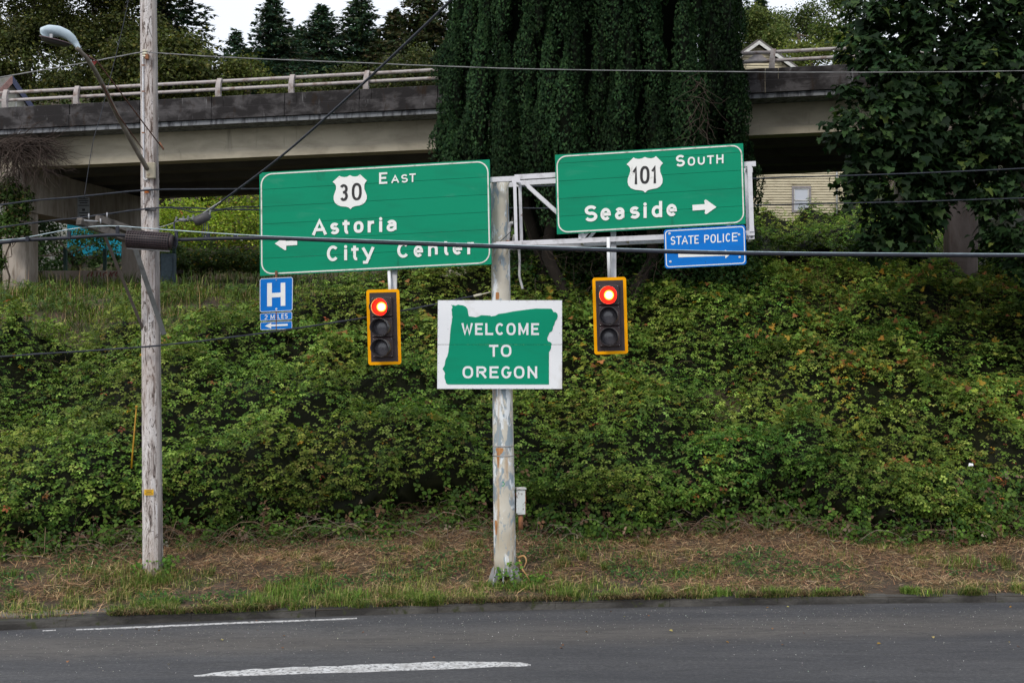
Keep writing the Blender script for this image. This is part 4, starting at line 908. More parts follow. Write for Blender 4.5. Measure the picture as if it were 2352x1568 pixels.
# ribbed splice case
sc_ = thing('splice_case', U(345, 575, 20.9), 'big ribbed black splice case on the thick cable in front of the wooden pole', 'splice case')
a, c_ = U(293, 549, 20.75), U(390, 555.5, 20.75); ax = (c_ - a).normalized()
b = MB(); b.tube([a, c_], .135, 28, smooth=True); b.build('body', simple('splice_body', (.035, .037, .045), .4), sc_)
for i in range(17):
    p = a.lerp(c_, (i + .3) / 16.6); b = MB(); b.tube([p - ax * .006, p + ax * .006], .148, 28); b.build('rib', M_SBLK, sc_)
upx = ax.cross(Vector((0, 1, 0))).normalized(); dp = ax.cross(upx)
for k in range(22):
    an = 2 * math.pi * k / 22; o_ = (upx * math.cos(an) + dp * math.sin(an)) * .143; b = MB(); b.bar(a + o_, c_ + o_, .014, .014, o_); b.build('long_rib', M_SBLK, sc_)
b = MB(); b.tube([c_, c_ + ax * .05], .12, 24); b.build('end_cap', M_SBLK, sc_)
b = MB(); q = Vector((0, -.02, -.155)); b.bar(a + q, c_ + q, .02, .03); b.build('clamp_rail', simple('rail_chips', (.3, .29, .28), .5), sc_)
b = MB(); b.tube(smooth_path([U(390, 566, 20.75), U(402, 569, 20.75), U(407, 562, 20.75), U(407, 545, 20.75), U(404, 535, 20.8)]), .012, 6); b.build('loop_cable', M_CAB, sc_)
# diagonal service cable and its splice
wire('diagonal_cable', [(1330, -300, 12.0), (1037, 0, 14.8), (784, 238, 17.6), (640, 364, 19.4), (510, 462, 21.1), (484, 483, 21.2)], .017, M_WIRE, 'long cable climbing diagonally from the small splice above the road towards the viewer', seg=8)
wire('guy_strand', [(512, 460, 21.1), (483, 478, 21.1), (455, 496, 21.12), (413, 507, 21.2), (385, 517, 21.6), (352, 526, 22.1)], .009, M_GALV, 'thin strand from the end of the diagonal cable down to the wooden pole')
s9 = thing('small_splice_case', U(466, 520, 21.15), 'small dark splice case with hangers at the foot of the diagonal cable', 'splice case')
b = MB(); b.tube([U(447, 511, 21.1), U(452, 508, 21.1), U(475, 497, 21.15), U(482, 493, 21.15)], [.05, .085, .085, .05], 16); b.build('body', simple('splice_grey', (.06, .058, .06), .5), s9)
b = MB(); b.tube(smooth_path([U(446, 506, 21.1), U(430, 507, 21.1), U(413, 506, 21.1), U(404, 505, 21.15), U(400, 515, 21.1), U(401, 530, 20.9)]), .014, 6); b.build('cable_tail', M_CAB, s9)
b = MB(); b.tube([U(412, 505, 21.1), U(427, 506, 21.1)], .028, 8); b.build('connector', simple('conn', (.2, .2, .22), .4), s9)
for x, y in ((404, 498), (420, 497), (431, 495), (443, 493), (482, 482)):
    b = MB(); b.bar(U(x + 2, y, 21.1), U(x - 1, y + 11, 21.1), .03, .02); b.build('hanger', M_ANG, s9)
for dx in (0, 5, 11):
    b = MB(); b.tube(smooth_path([U(466 + dx, 512, 21.1), U(468 + dx, 522, 21.0), U(464 + dx * 1.2, 536, 20.9), U(470 + dx * .3, 546, 20.85)]), .008, 5); b.build('drop_cable', M_CAB, s9)
lw = [(-500, 855), (0, 818.7), (333, 796), (565, 770), (784, 738), (922, 714), (1006, 697), (1060, 685), (1092, 679)]
o = wire('low_cable', [(x, y, 22.02 + (x - 345) * .0006) for x, y in lw], .016, M_WIRE, 'lowest cable, sagging across the bank from the wooden pole to the gantry pole', twist=(.012, .3, .008))
wire('guy_wire', [(310, -120, 22.0), (290, 25, 21.9), (235, 250, 21.7), (213, 330, 21.6), (193, 455, 21.5)], .006, M_WIRE, 'very thin guy wire slanting down left of the wooden pole behind the lamp arm')
b = MB(); b.tube([U(1088, 680, 22.45), U(1106, 675.5, 22.46)], .022, 8); b.tube([U(1106, 675.5, 22.46), U(1127, 670.5, 22.5)], .01, 6); tag(b.build('strain_insulator', M_PORC), 'cream strain insulator tying the lowest cable to the gantry pole', 'insulator')

# ------------------------------------------------------------------ houses and backdrop
M_SID = layered('cream_siding', (.56, .5, .36), [((.34, .29, .2), 2.2, (1, 1, 3), .5, .75), ((.16, .14, .1), 6, (1, 1, 2), .66, .8)], rough=.8, bmp=.1)
M_TRIMW = simple('white_trim', (.62, .62, .6), .6); M_TRIMG = simple('grey_trim', (.27, .25, .26), .6)
M_ROOF = layered('roof_shingle_colour', (.13, .12, .115), [((.07, .08, .05), 2, (1, 1, 1), .5, .7)], rough=.95, bmp=.4)
m, nt_, b_ = new_mat('window_glass'); b_.inputs['Base Color'].default_value = (.5, .53, .6, 1); b_.inputs['Roughness'].default_value = .06; b_.inputs['Specular IOR Level'].default_value = .9; M_GLASS = m
HD = 60.0
hx = lambda px: (px - CX) / F * HD
hz = lambda py: H0 + (CY - py) / F * HD
xl, xa, xr_ = hx(1740) - 4.03, hx(1740), hx(1935); zt, ze, zb = hz(104), hz(104) - 4.03 * .715, hz(512) - .9
hs_ = thing('yellow_house', Vector((xa, HD + 4, zb)), 'cream clapboard house with a gable seen under and above the bridge', 'house')
b = MB(); W_ = [(xl, zb), (xr_, zb), (xr_, ze), (xa, zt), (xl, ze)]; b.prism([Vector((x, HD, z)) for x, z in W_], [Vector((x, HD + 8, z)) for x, z in W_]); b.build('wall', M_SID, hs_)
wx0, wx1, wz1, wz0 = hx(1818), hx(1862), hz(428), hz(488)
z = zb; e_ = .125
while z < zt - .05:
    h_ = e_; zz = z + h_ / 2; half = 4.03 if z + h_ < ze else (zt - z - h_) / .715
    if half < .1: break
    segs = [(xa - half, xa + half)] if z + h_ < ze else [(xa - half, xa + half)]
    if z + h_ > wz0 and z < wz1: segs = [(segs[0][0], wx0), (wx1, segs[0][1])]
    for s0, s1_ in segs:
        if s1_ - s0 < .05: continue
        vs = [Vector((s0, HD - .06, z)), Vector((s1_, HD - .06, z)), Vector((s1_, HD - .002, z)), Vector((s0, HD - .002, z)), Vector((s0, HD - .012, z + h_ - .003)), Vector((s1_, HD - .012, z + h_ - .003)), Vector((s1_, HD - .002, z + h_ - .003)), Vector((s0, HD - .002, z + h_ - .003))]
        MB().hexa(vs).build('clapboard', M_SID, hs_)
    z += h_
wn_ = MB(); f_ = .1
for a0, a1, c0, c1 in ((wx0, wx1, wz1 - f_, wz1), (wx0, wx1, wz0, wz0 + f_), (wx0, wx0 + f_, wz0 + f_, wz1 - f_), (wx1 - f_, wx1, wz0 + f_, wz1 - f_)): wn_.box(((a0 + a1) / 2, HD - .045, (c0 + c1) / 2), (a1 - a0, .07, c1 - c0))
wn_ = wn_.build('window', M_TRIMG, hs_); b = MB(); b.box(((wx0 + wx1) / 2, HD - .015, (wz0 + wz1) / 2), (wx1 - wx0 - .2, .02, wz1 - wz0 - .2)); b.build('pane', M_GLASS, wn_)
b = MB(); mz = (wz0 + wz1) / 2 - .05; b.box(((wx0 + wx1) / 2, HD - .04, mz), (wx1 - wx0 - .2, .03, .04))
for xx in (wx0 + .125, wx1 - .125): b.box((xx, HD - .04, (wz0 + wz1) / 2), (.045, .03, wz1 - wz0 - .2))
for zz_ in (wz0 + .125, wz1 - .125): b.box(((wx0 + wx1) / 2, HD - .0385, zz_), (wx1 - wx0 - .3, .03, .045))
b.build('sash', M_TRIMW, wn_)
for xx in (xl, xr_): b = MB(); b.box((xx, HD - .03, (zb + ze) / 2), (.13, .07, ze - zb)); b.build('corner_board', M_SID, hs_)
b = MB(); b.tube([(xr_ - .3, HD - .1, zb), (xr_ - .3, HD - .1, ze)], .045, 10); b.build('downpipe', simple('pale_pipe', (.5, .5, .5), .5), hs_)
for sg in (-1, 1):
    p0, p1 = Vector((xa, HD - .35, zt + .12)), Vector((xa + sg * 4.45, HD - .35, zt + .12 - 4.45 * .715))
    nrm_ = Vector((sg * .715, 0, 1)).normalized() * .1; dd = Vector((0, 8.8, 0))
    b = MB(); b.hexa([p0, p1, p1 + dd, p0 + dd, p0 + nrm_, p1 + nrm_, p1 + dd + nrm_, p0 + dd + nrm_]) if sg > 0 else b.hexa([p1, p0, p0 + dd, p1 + dd, p1 + nrm_, p0 + nrm_, p0 + dd + nrm_, p1 + dd + nrm_]); b.build('roof', M_ROOF, hs_)
    b = MB(); lo = Vector((0, 0, -.17)); y_ = Vector((0, -.03, 0)); q_ = [p0, p1, p1 + lo, p0 + lo]; b.prism([p + y_ * 2 for p in q_], [p + y_ * .2 for p in q_]); b.build('barge_board', M_TRIMW, hs_)
b = MB(); v0 = zt - .35; b.prism([Vector((xa - .5, HD - .06, v0 - .36)), Vector((xa, HD - .06, v0)), Vector((xa + .5, HD - .06, v0 - .36))], [Vector((xa - .5, HD - .01, v0 - .36)), Vector((xa, HD - .01, v0)), Vector((xa + .5, HD - .01, v0 - .36))]); b.build('gable_vent', M_TRIMG, hs_)
# small gabled house at the far left
gd = 58.0; ap_ = U(20, 184, gd); h2 = thing('small_house', Vector((ap_.x, gd + 3, float(T(ap_.x, gd)))), 'small grey gabled house with dark blue barge boards behind the bridge railing', 'house')
R2 = Matrix.Rotation(math.radians(52), 3, 'Z'); gw, rs = 3.0, 1.15; zb2 = float(T(ap_.x, gd)) - .5
def L2(x, y, z): return ap_ + R2 @ Vector((x, y, 0)) + Vector((0, 0, z))
prf = [(-gw, zb2 - ap_.z), (gw, zb2 - ap_.z), (gw, -gw * rs), (0, 0), (-gw, -gw * rs)]
b = MB(); b.prism([L2(x, 0, z) for x, z in prf], [L2(x, 3, z) for x, z in prf]); b.build('wall', simple('pale_wall', (.5, .49, .42), .8), h2)
for sg in (-1, 1):
    e0 = [L2(0, -.3, .06), L2(sg * (gw + .4), -.3, -(gw + .4) * rs + .06), L2(sg * (gw + .4), 3.3, -(gw + .4) * rs + .06), L2(0, 3.3, .06)]; up2 = Vector((0, 0, .12))
    b = MB(); b.hexa([*(e0 if sg > 0 else e0[::-1]), *[p + up2 for p in (e0 if sg > 0 else e0[::-1])]]); b.build('roof', M_ROOF, h2)
    b = MB(); f0 = [L2(0, -.33, .17), L2(sg * (gw + .4), -.33, -(gw + .4) * rs + .17), L2(sg * (gw + .4), -.33, -(gw + .4) * rs - .2), L2(0, -.33, -.2)]; b.prism(f0, [p + R2 @ Vector((0, .04, 0)) for p in f0]); b.build('barge_board', simple('blue_barge', (.05, .06, .12), .5) if sg > 0 else simple('pink_barge', (.3, .17, .15), .6), h2)
for x_ in np.arange(-gw + .2, gw, .45):
    zt2 = -abs(x_) * rs - .05; b = MB(); b.box(L2(x_, -.02, (zb2 - ap_.z + zt2) / 2), (.06, .03, zt2 - zb2 + ap_.z), M=R2); b.build('batten', M_TRIMW, h2)
# turquoise building under the bridge
td = 64.0; t0, t1 = U(60, 690, td), U(345, 690, td); g0 = float(T(-20, td)) - 1
tb = thing('turquoise_building', Vector(((t0.x + t1.x) / 2, td + 3, g0)), 'bright turquoise wall of a low building glimpsed through shrubs under the bridge', 'building')
ztq = H0 + (CY - 505) / F * td
b = MB(); b.box(((t0.x + t1.x) / 2, td + 3, (g0 + ztq) / 2), (t1.x - t0.x, 6, ztq - g0)); b.build('wall', layered('turquoise_paint', (.03, .62, .85), [((.03, .5, .75), 1, (1, 1, 1), .45, .7)], rough=.6), tb)
b = MB(); b.box(((t0.x + t1.x) / 2, td + 3, ztq + .1), (t1.x - t0.x + .6, 6.6, .2)); b.build('roof', M_ROOF, tb)
# pale building glimpsed behind the bushes
p0, p1 = U(470, 640, 70), U(560, 640, 70); g1_ = float(T(p0.x, 70)) - .5; z1_ = H0 + (CY - 535) / F * 70
pb = thing('white_shed', Vector(((p0.x + p1.x) / 2, 72, g1_)), 'white shed hidden behind the bright green bushes under the bridge', 'shed')
b = MB(); b.box(((p0.x + p1.x) / 2, 72, (g1_ + z1_) / 2), (p1.x - p0.x, 4, z1_ - g1_)); b.build('wall', simple('pale_render', (.75, .75, .76), .7), pb)
b = MB(); b.box(((p0.x + p1.x) / 2, 72, z1_ + .06), (p1.x - p0.x + .3, 4.3, .12)); b.build('roof', M_ROOF, pb)
# fence line, low wall and utility cabinets behind the left pier
fd = 53.0
fw = thing('board_fence', U(215, 650, fd), 'dark fence rails with green posts behind the left pier of the bridge', 'fence')
M_FG = simple('fence_green', (.03, .07, .06), .7)
for px in (60, 150, 241, 306, 400):
    g_ = U(px, 650, fd); zg = float(T(g_.x, fd)); b = MB(); b.box((g_.x, fd, zg + .65), (.14, .1, 1.5)); b.build('post', M_FG, fw)
a_, c_ = U(40, 627, fd), U(420, 624, fd)
for dz in (0, -.5): b = MB(); b.bar(a_ + Vector((0, .08, dz)), c_ + Vector((0, .08, dz)), .16, .05); b.build('rail', simple('fence_dark', (.05, .045, .04), .8), fw)
lwll = thing('low_wall', U(245, 663, 50.5), 'low pale wall with faded red spray paint below the turquoise building', 'wall')
x0_, x1_ = U(100, 0, 50.5).x, U(292, 0, 50.5).x; zg = float(T(-16, 50.5))
b = MB(); b.bbox(((x0_ + x1_) / 2, 50.5, zg + .1), (x1_ - x0_, .25, .75), .02); b.build('block', layered('faded_wall', (.3, .25, .21), [((.2, .15, .12), 2, (1, 1, 1), .5, .7)], rough=.9), lwll)
rg = random.Random(9); M_RG = simple('red_spray', (.22, .03, .035), .8)
for i in range(9):
    x = U(203 + i * 9.5, 0, 50.4).x; b = MB(); b.tube(smooth_path([(x + rg.uniform(-.05, .05), 50.362, zg + .24), (x + rg.uniform(-.08, .08), 50.362, zg + .33 + rg.uniform(-.05, .05)), (x + rg.uniform(-.02, .12), 50.362, zg + .42)], 3), .022, 5); b.build('spray_stroke', M_RG, lwll)
cbn = thing('utility_cabinet', U(386, 652, 49.5), 'blue-grey metal cabinet standing beside the rear left bridge column', 'cabinet')
b = MB(); p = U(387, 620, 49.5); gz_ = float(T(p.x, 49.5)); b.bbox((p.x, 49.5, (gz_ + hz(0) * 0 + U(0, 583, 49.5).z) / 2), (.52, .4, U(0, 583, 49.5).z - gz_), .02); b.build('case', simple('cabinet_blue', (.09, .14, .18), .5), cbn)
b = MB(); b.bbox((p.x, 49.28, (gz_ + U(0, 583, 49.5).z) / 2 + .1), (.4, .03, .8), .01); b.build('door', simple('cabinet_door', (.11, .17, .21), .5), cbn)
# blue car fragment behind the maple
# yellow marker post in the brambles
mp_ = thing('marker_post', U(303, 1045, 24.2), 'thin yellow marker post leaning in the brambles left of the wooden pole', 'post')
b = MB(); b.tube([U(302, 1075, 24.0), U(304, 1045, 24.0), U(313.5, 934, 23.9)], [.017, .016, .013], 8); b.build('rod', simple('yellow_rod', (.42, .22, .01), .5), mp_)
b = MB(); b.tube([U(313.4, 936, 23.9), U(313.8, 931, 23.9)], .024, 8); b.build('cap', simple('yellow_cap', (.5, .25, .02), .5), mp_)

# ------------------------------------------------------------------ brambles on the bank
rng = np.random.default_rng(11)
def W2P(x, y, z): return CX + x / y * F, CY - (z - H0) / y * F
def mound(x, s):
    e = 4.15 + 1.1 * (vnoise(x * .55, x * 0 + 3, 8) - .45) + .35 * (vnoise(x * 2.2, s * 0 + 1, 9) - .5)
    e = e + np.clip((-8.2 - x) * .35, -0, .6) * 0
    up = np.clip((s - e) / .75, 0, 1); up = up * up * (3 - 2 * up)
    n = .3 + .9 * vnoise(x * .42, s * .5, 21) + 1.15 * (vnoise(x * .95, s * 1.1, 22) - .35) + .6 * (vnoise(x * 2.1, s * 2.3, 23) - .5)
    return up * np.clip(n, .12, 2), up
def push(s, u):
    k = np.clip((u - .22) / .5, 0, 1); return .95 * k * k * (3 - 2 * k) * np.clip((8.5 - s) / 3, 0, 1)
def bramble_top(x, s):
    k = K(x); h, u = mound(x, s); return T(x, k + s) + h, u
def in_bramble(x, s):
    lim = np.where(x < 0, 10.6 + (x + 13) * .3 + 1.4 * (vnoise(x * .6, s * 0, 31) - .5) + np.clip(x + 4.5, 0, 5) * .7, 60)
    return s < lim
def bramble_leaves(n, s0, s1, x0, x1, size, tv, depth, seed, front=False):
    r = np.random.default_rng(seed); x = r.uniform(x0, x1, n); s = r.uniform(s0, s1, n)
    z, u = bramble_top(x, s); e = .08
    zx = (bramble_top(x + e, s)[0] - z) / e; zs = (bramble_top(x, s + e)[0] - z) / e
    keep = in_bramble(x, s) & ((u > .02)) & (r.random(n) < np.clip((.55 * vnoise(x * 3.6, s * 3.6, 27) + .45 * vnoise(x * 1.5, s * 1.5, 28) - .1) * 3.4, .62, 1)) & (r.random(n) < np.where(u < .35, .45, 1))
    if front: keep &= (u < .97)
    N = np.stack([-zx, -zs, np.ones(n)], 1); N /= np.linalg.norm(N, axis=1, keepdims=True)
    dd = r.random(n) ** 1.6 * depth
    P = np.stack([x, K(x) + s - push(s, u), z], 1) - N * dd[:, None] + N * r.uniform(0, .1, (n, 1))
    Nn = N * .35 + np.array([0, -.1, .8]) + r.normal(0, .3, (n, 3))
    # colour: green with olive, lime new growth; autumn tints in patches towards the right
    c = pal(n, r, [(.12, .18, .03), (.18, .24, .045), (.062, .112, .022), (.245, .3, .065), (.14, .11, .035)], [5, 4, 3, 2, .6], .27)
    au = vnoise(x * .5, s * .6, 41) + .35 * vnoise(x * 1.9, s * 1.9, 42); right = np.clip((x - .5) / 5, 0, 1) * np.clip((15 - s) / 4, 0, 1)
    pa = np.clip((au - .78) * 1.9, 0, 1) * right * .6 * np.clip((s - 4.5) / 4, .25, 1) + .01; q = r.random(n) < pa
    c[q] = pal(q.sum(), r, [(.34, .2, .02), (.3, .1, .03), (.2, .06, .03), (.24, .19, .03)], [4, 3, 2, 4], .25)
    tone = .5 + .6 * vnoise(x * .6, s * .8, 44) + .42 * vnoise(x * 1.9, s * 2.4, 45); c[:, 0] *= .7 + .42 * vnoise(x * .5 + 9, s * .7, 47); c *= tone[:, None]
    S = size * r.uniform(.65, 1.25, n) * (1 + .25 * (vnoise(x * .7, s * .7, 46) - .5))
    Nn = Nn + np.array([0, 0, .15]); P, Nn, c, S = P[keep], Nn[keep], c[keep], S[keep]
    return leaf_arrays(tv[0], tv[1], P, frames(Nn, r), S, c)
parts = []
for i in range(4): parts.append(bramble_leaves(22000, 3.4, 17.5, -15.5, 15.5, .125, spray(5, 1, i), .38, 50 + i))
for i in range(2): parts.append(bramble_leaves(19000, 3.2, 5.6, -14, 14, .125, spray(5, 1, 10 + i), .6, 60 + i, front=True))
parts.append(bramble_leaves(16000, 17, 38, -1, 19, .2, spray(5, 1, 20), .5, 70))
parts.append(bramble_leaves(3000, 3.5, 20, 15, 45, .3, spray(5, 1, 20), .4, 71)); parts.append(bramble_leaves(3000, 3.5, 14, -45, -15, .3, spray(5, 1, 20), .4, 72))
# big single leaves (thimbleberry-like) dotted over the surface
r_ = np.random.default_rng(81)
tvm = maple_leaf(); n = 6500; x = r_.uniform(-13, 14, n); s = r_.uniform(3.8, 16, n); z, u = bramble_top(x, s); k = in_bramble(x, s) & (u > .5) & (vnoise(x * .7, s * .7, 83) + .03 * x + .02 * (s - 8) > .62)
P = np.stack([x, K(x) + s, z + .06], 1)[k]; Nn = np.array([0, -.35, .8]) + r_.normal(0, .3, (k.sum(), 3)); cc = pal(k.sum(), r_, [(.11, .18, .03), (.2, .24, .04), (.32, .2, .03), (.26, .11, .04)], [5, 3, 1.3, .9], .25)
parts.append(leaf_arrays(tvm[0] - np.array([.3, 0, 0]), tvm[1], P, frames(Nn, r_), .14 * r_.uniform(.7, 1.3, len(P)), cc))
x = r_.uniform(-15, -1, 9000); s = r_.uniform(8.5, 19, 9000); k = ~in_bramble(x, s) & (vnoise(x * .9, s * .9, 87) > .45); x, s = x[k], s[k]; P = np.stack([x, K(x) + s, T(x, K(x) + s) + r_.random(len(x)) * .4], 1)
parts.append(leaf_arrays(*spray(5, 1, 34), P, frames(np.array([0, -.2, .8]) + r_.normal(0, .35, (len(x), 3)), r_), r_.uniform(.06, .14, len(x)), pal(len(x), r_, [(.08, .13, .03), (.05, .1, .03), (.13, .18, .04)], [3, 3, 2], .2)))
# dark uneven surface below the leaves
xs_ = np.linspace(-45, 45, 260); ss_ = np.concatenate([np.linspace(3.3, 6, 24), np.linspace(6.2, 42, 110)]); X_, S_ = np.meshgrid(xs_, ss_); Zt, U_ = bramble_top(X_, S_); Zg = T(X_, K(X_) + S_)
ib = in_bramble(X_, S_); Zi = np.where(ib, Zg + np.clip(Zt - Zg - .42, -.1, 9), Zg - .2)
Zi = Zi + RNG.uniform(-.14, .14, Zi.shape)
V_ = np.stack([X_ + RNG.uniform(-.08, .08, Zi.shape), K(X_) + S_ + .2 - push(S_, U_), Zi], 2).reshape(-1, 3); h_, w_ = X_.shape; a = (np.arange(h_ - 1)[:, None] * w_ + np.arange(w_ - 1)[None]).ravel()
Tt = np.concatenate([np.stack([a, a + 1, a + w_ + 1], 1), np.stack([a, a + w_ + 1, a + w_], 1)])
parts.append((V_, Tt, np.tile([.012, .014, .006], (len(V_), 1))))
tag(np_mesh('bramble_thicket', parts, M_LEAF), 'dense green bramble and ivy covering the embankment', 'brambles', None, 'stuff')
# trailing shoots and withered leaves hanging in the shade under the front of the thicket
r = np.random.default_rng(57); n = 11000; x = r.uniform(-14, 14, n); e_ = 4.15 + 1.1 * (vnoise(x * .55, x * 0 + 3, 8) - .45); s = e_ + r.uniform(-.75, .5, n); zg = T(x, K(x) + s); hh_ = r.random(n) * 1.15 * np.clip((s - e_ + .95) / .9, .1, 1); k = (vnoise(x * 1.9, s * 0, 58) > .3) | (r.random(n) < .3)
P = np.stack([x, K(x) + s, zg + hh_], 1)[k]; m_ = len(P); cc = pal(m_, r, [(.07, .13, .02), (.04, .085, .018), (.1, .16, .03), (.17, .1, .06), (.24, .19, .14)], [4, 4, 2, .9, .25], .25)
dead_parts = leaf_arrays(*spray3(1, 59), P, frames(np.array([0, -.5, .6]) + r.normal(0, .4, (m_, 3)), r), r.uniform(.06, .15, m_), cc)
tag(np_mesh('trailing_shoots', [dead_parts], M_LEAF), 'trailing bramble shoots and withered leaves under the front of the thicket', 'shoots', None, 'stuff')
# bare canes arching out of the thicket and dead stems at its foot
def canes(n, seed, s0, s1, x0, x1, r0, r1, L0, L1, colr, upk):
    r = np.random.default_rng(seed); out = []
    for i in range(n):
        x = r.uniform(x0, x1); s = r.uniform(s0, s1); L = r.uniform(L0, L1); a = r.uniform(0, 2 * math.pi); rad = r.uniform(r0, r1)
        z = float(T(x, float(K(x)) + s)) + r.uniform(0, .25); up = r.uniform(*upk); P = []
        for k in range(6): t = k / 5; P.append((x + math.cos(a) * L * t * .8 + r.normal(0, .02), float(K(x)) + s + math.sin(a) * L * t * .35 - .1 * t, z + L * (up * t - .75 * up * t * t * 1.3) + r.normal(0, .015)))
        P = np.array(P); q = np.array([[0, 0, 1], [.8, 0, -.5], [-.8, 0, -.5]]) * rad
        v = (P[:, None] + q[None] * np.linspace(1, .4, 6)[:, None, None]).reshape(-1, 3); f = []
        for k in range(5):
            for j in range(3): jj = (j + 1) % 3; f += [(k * 3 + j, k * 3 + jj, k * 3 + 3 + jj), (k * 3 + j, k * 3 + 3 + jj, k * 3 + 3 + j)]
        out.append((v, np.array(f), np.tile(np.array(colr[r.integers(len(colr))]) * r.uniform(.6, 1.3), (len(v), 1))))
    return out
BR = [(.2, .12, .08), (.26, .18, .12), (.12, .07, .05), (.3, .25, .2)]
pp = canes(1700, 5, 3.0, 4.9, -13, 14, .003, .007, .4, 1.5, BR, (.2, 1.3)) + canes(500, 6, 5, 15, -12, 13, .004, .007, .8, 1.7, [(.14, .16, .05), (.2, .12, .08), (.12, .08, .06)], (.9, 1.6))
tag(np_mesh('dead_canes', pp, M_STRAW), 'tangle of bare brown canes at the foot of the brambles', 'canes', None, 'stuff')

# ------------------------------------------------------------------ mown verge: straw, grass, low leaves
def verge(n, s0, s1, x0, x1, r):
    x = r.uniform(x0, x1, n); s = r.uniform(s0, s1, n); return x, s, np.stack([x, K(x) + s, T(x, K(x) + s)], 1)
r = np.random.default_rng(21)
n = 125000; x, s, P = verge(n, .2, 5.2, -13, 14, r); den = vnoise(x * .9, s * 1.3, 51) * .6 + .4 * vnoise(x * 3, s * 3, 52) + .25 * np.clip((s - .6) / 2, 0, 1) + .12 * np.clip(x / 6, -.5, 1)
k = r.random(n) < np.clip((den - .28) * 2.2, .05, 1); P = P[k]; n = len(P); a = r.uniform(0, 2 * math.pi, n); tl = np.abs(r.normal(.12, .22, n))
D = np.stack([np.cos(a) * np.cos(tl), np.sin(a) * np.cos(tl), np.sin(tl)], 1); L = r.uniform(.07, .32, n)[:, None]; Q = np.stack([-np.sin(a), np.cos(a), r.uniform(-.5, .5, n)], 1) * r.uniform(.0025, .0065, n)[:, None]
P = P + np.array([0, 0, 1]) * (r.random((n, 1)) ** 2 * .09 + .012)
v = np.stack([P - Q, P + Q, P + D * L], 1).reshape(-1, 3); f = np.arange(n * 3).reshape(-1, 3)
c = np.repeat(pal(n, r, [(.36, .215, .115), (.5, .34, .18), (.22, .125, .07), (.6, .47, .28), (.13, .075, .045)], [5, 3, 4, 1.2, 2], .22), 3, axis=0)
tag(np_mesh('cut_straw', [(v, f, c)], M_STRAW), 'mown brown straw littering the verge', 'straw', None, 'stuff')
def grass(n, s0, s1, thr, h0, h1, cols, wts, seed, x0=-13, x1=14, wd=(.0035, .0075), bias=None, mask=None, lean=(.1, 1.1)):
    r = np.random.default_rng(seed); x, s, P = verge(n, s0, s1, x0, x1, r); q = .55 * vnoise(x * 1.1, s * 1.4, seed) + .45 * vnoise(x * 3.3, s * 3.3, seed + 1)
    if bias is not None: q = q + bias(x, s)
    k = q > thr + r.normal(0, .05, n)
    if mask is not None: k &= mask(x, s)
    P = P[k]; q = q[k]; m_ = len(P); hh = r.uniform(h0, h1, m_) * (.6 + np.clip((q - thr) * 2.2, 0, 1))
    return blade_arrays(P - np.array([0, 0, .02]), hh, r.uniform(*wd, m_), r.uniform(*lean, m_), pal(m_, r, cols, wts, .2), r)
GC = [(.1, .17, .025), (.17, .24, .035), (.06, .11, .025), (.4, .32, .14), (.26, .26, .08)]
pp = [grass(60000, .12, 2.6, .61, .05, .25, GC, [4, 3, 3, 4, 2], 31, bias=lambda x, s: .04 - .12 * np.clip((s - .9) / 1.5, 0, 1) - .1 * np.clip((x - 1.5) / 4, 0, 1.2) + .12 * np.exp(-((x + 6.4) / 1.6) ** 2) + .1 * np.exp(-((x + 1.5) / 2.2) ** 2)),
      grass(22000, 1.2, 4.6, .64, .08, .2, GC, [4, 4, 3, 3, 2], 35)]
rt_ = np.random.default_rng(34)
for _ in range(430):
    X0 = rt_.uniform(-9.5, 10); s_ = abs(rt_.normal(.12, .28)) if rt_.random() < .6 else rt_.uniform(.2, 3.6); w_ = .55 * vnoise(X0 * .8, s_ * .9, 36) + .45 * vnoise(X0 * 2.5, s_ * 2, 37)
    if w_ < .38 + .13 * (X0 > 1.5) + .05 * (X0 > 4) + (.5 if (X0 < -6.4 and s_ < .6) else 0): continue
    cnt = int(rt_.uniform(25, 130)); rad = rt_.uniform(.06, .26); a = rt_.uniform(0, 6.28, cnt); q = rad * np.sqrt(rt_.random(cnt)); xx = X0 + q * np.cos(a); yy = K(xx) + np.maximum(s_ + q * np.sin(a) * .8, .04)
    v_, f_, c_ = blade_arrays(np.stack([xx, yy, T(xx, yy) - .02], 1), rt_.uniform(.4, 1.1, cnt) * rt_.uniform(.1, .3), rt_.uniform(.003, .007, cnt), rt_.uniform(.2, 1.5, cnt), pal(cnt, rt_, GC, [4, 3, 3, rt_.uniform(0, 4), 2], .2) * rt_.uniform(.7, 1.15), rt_); pp.append((v_, f_, c_))
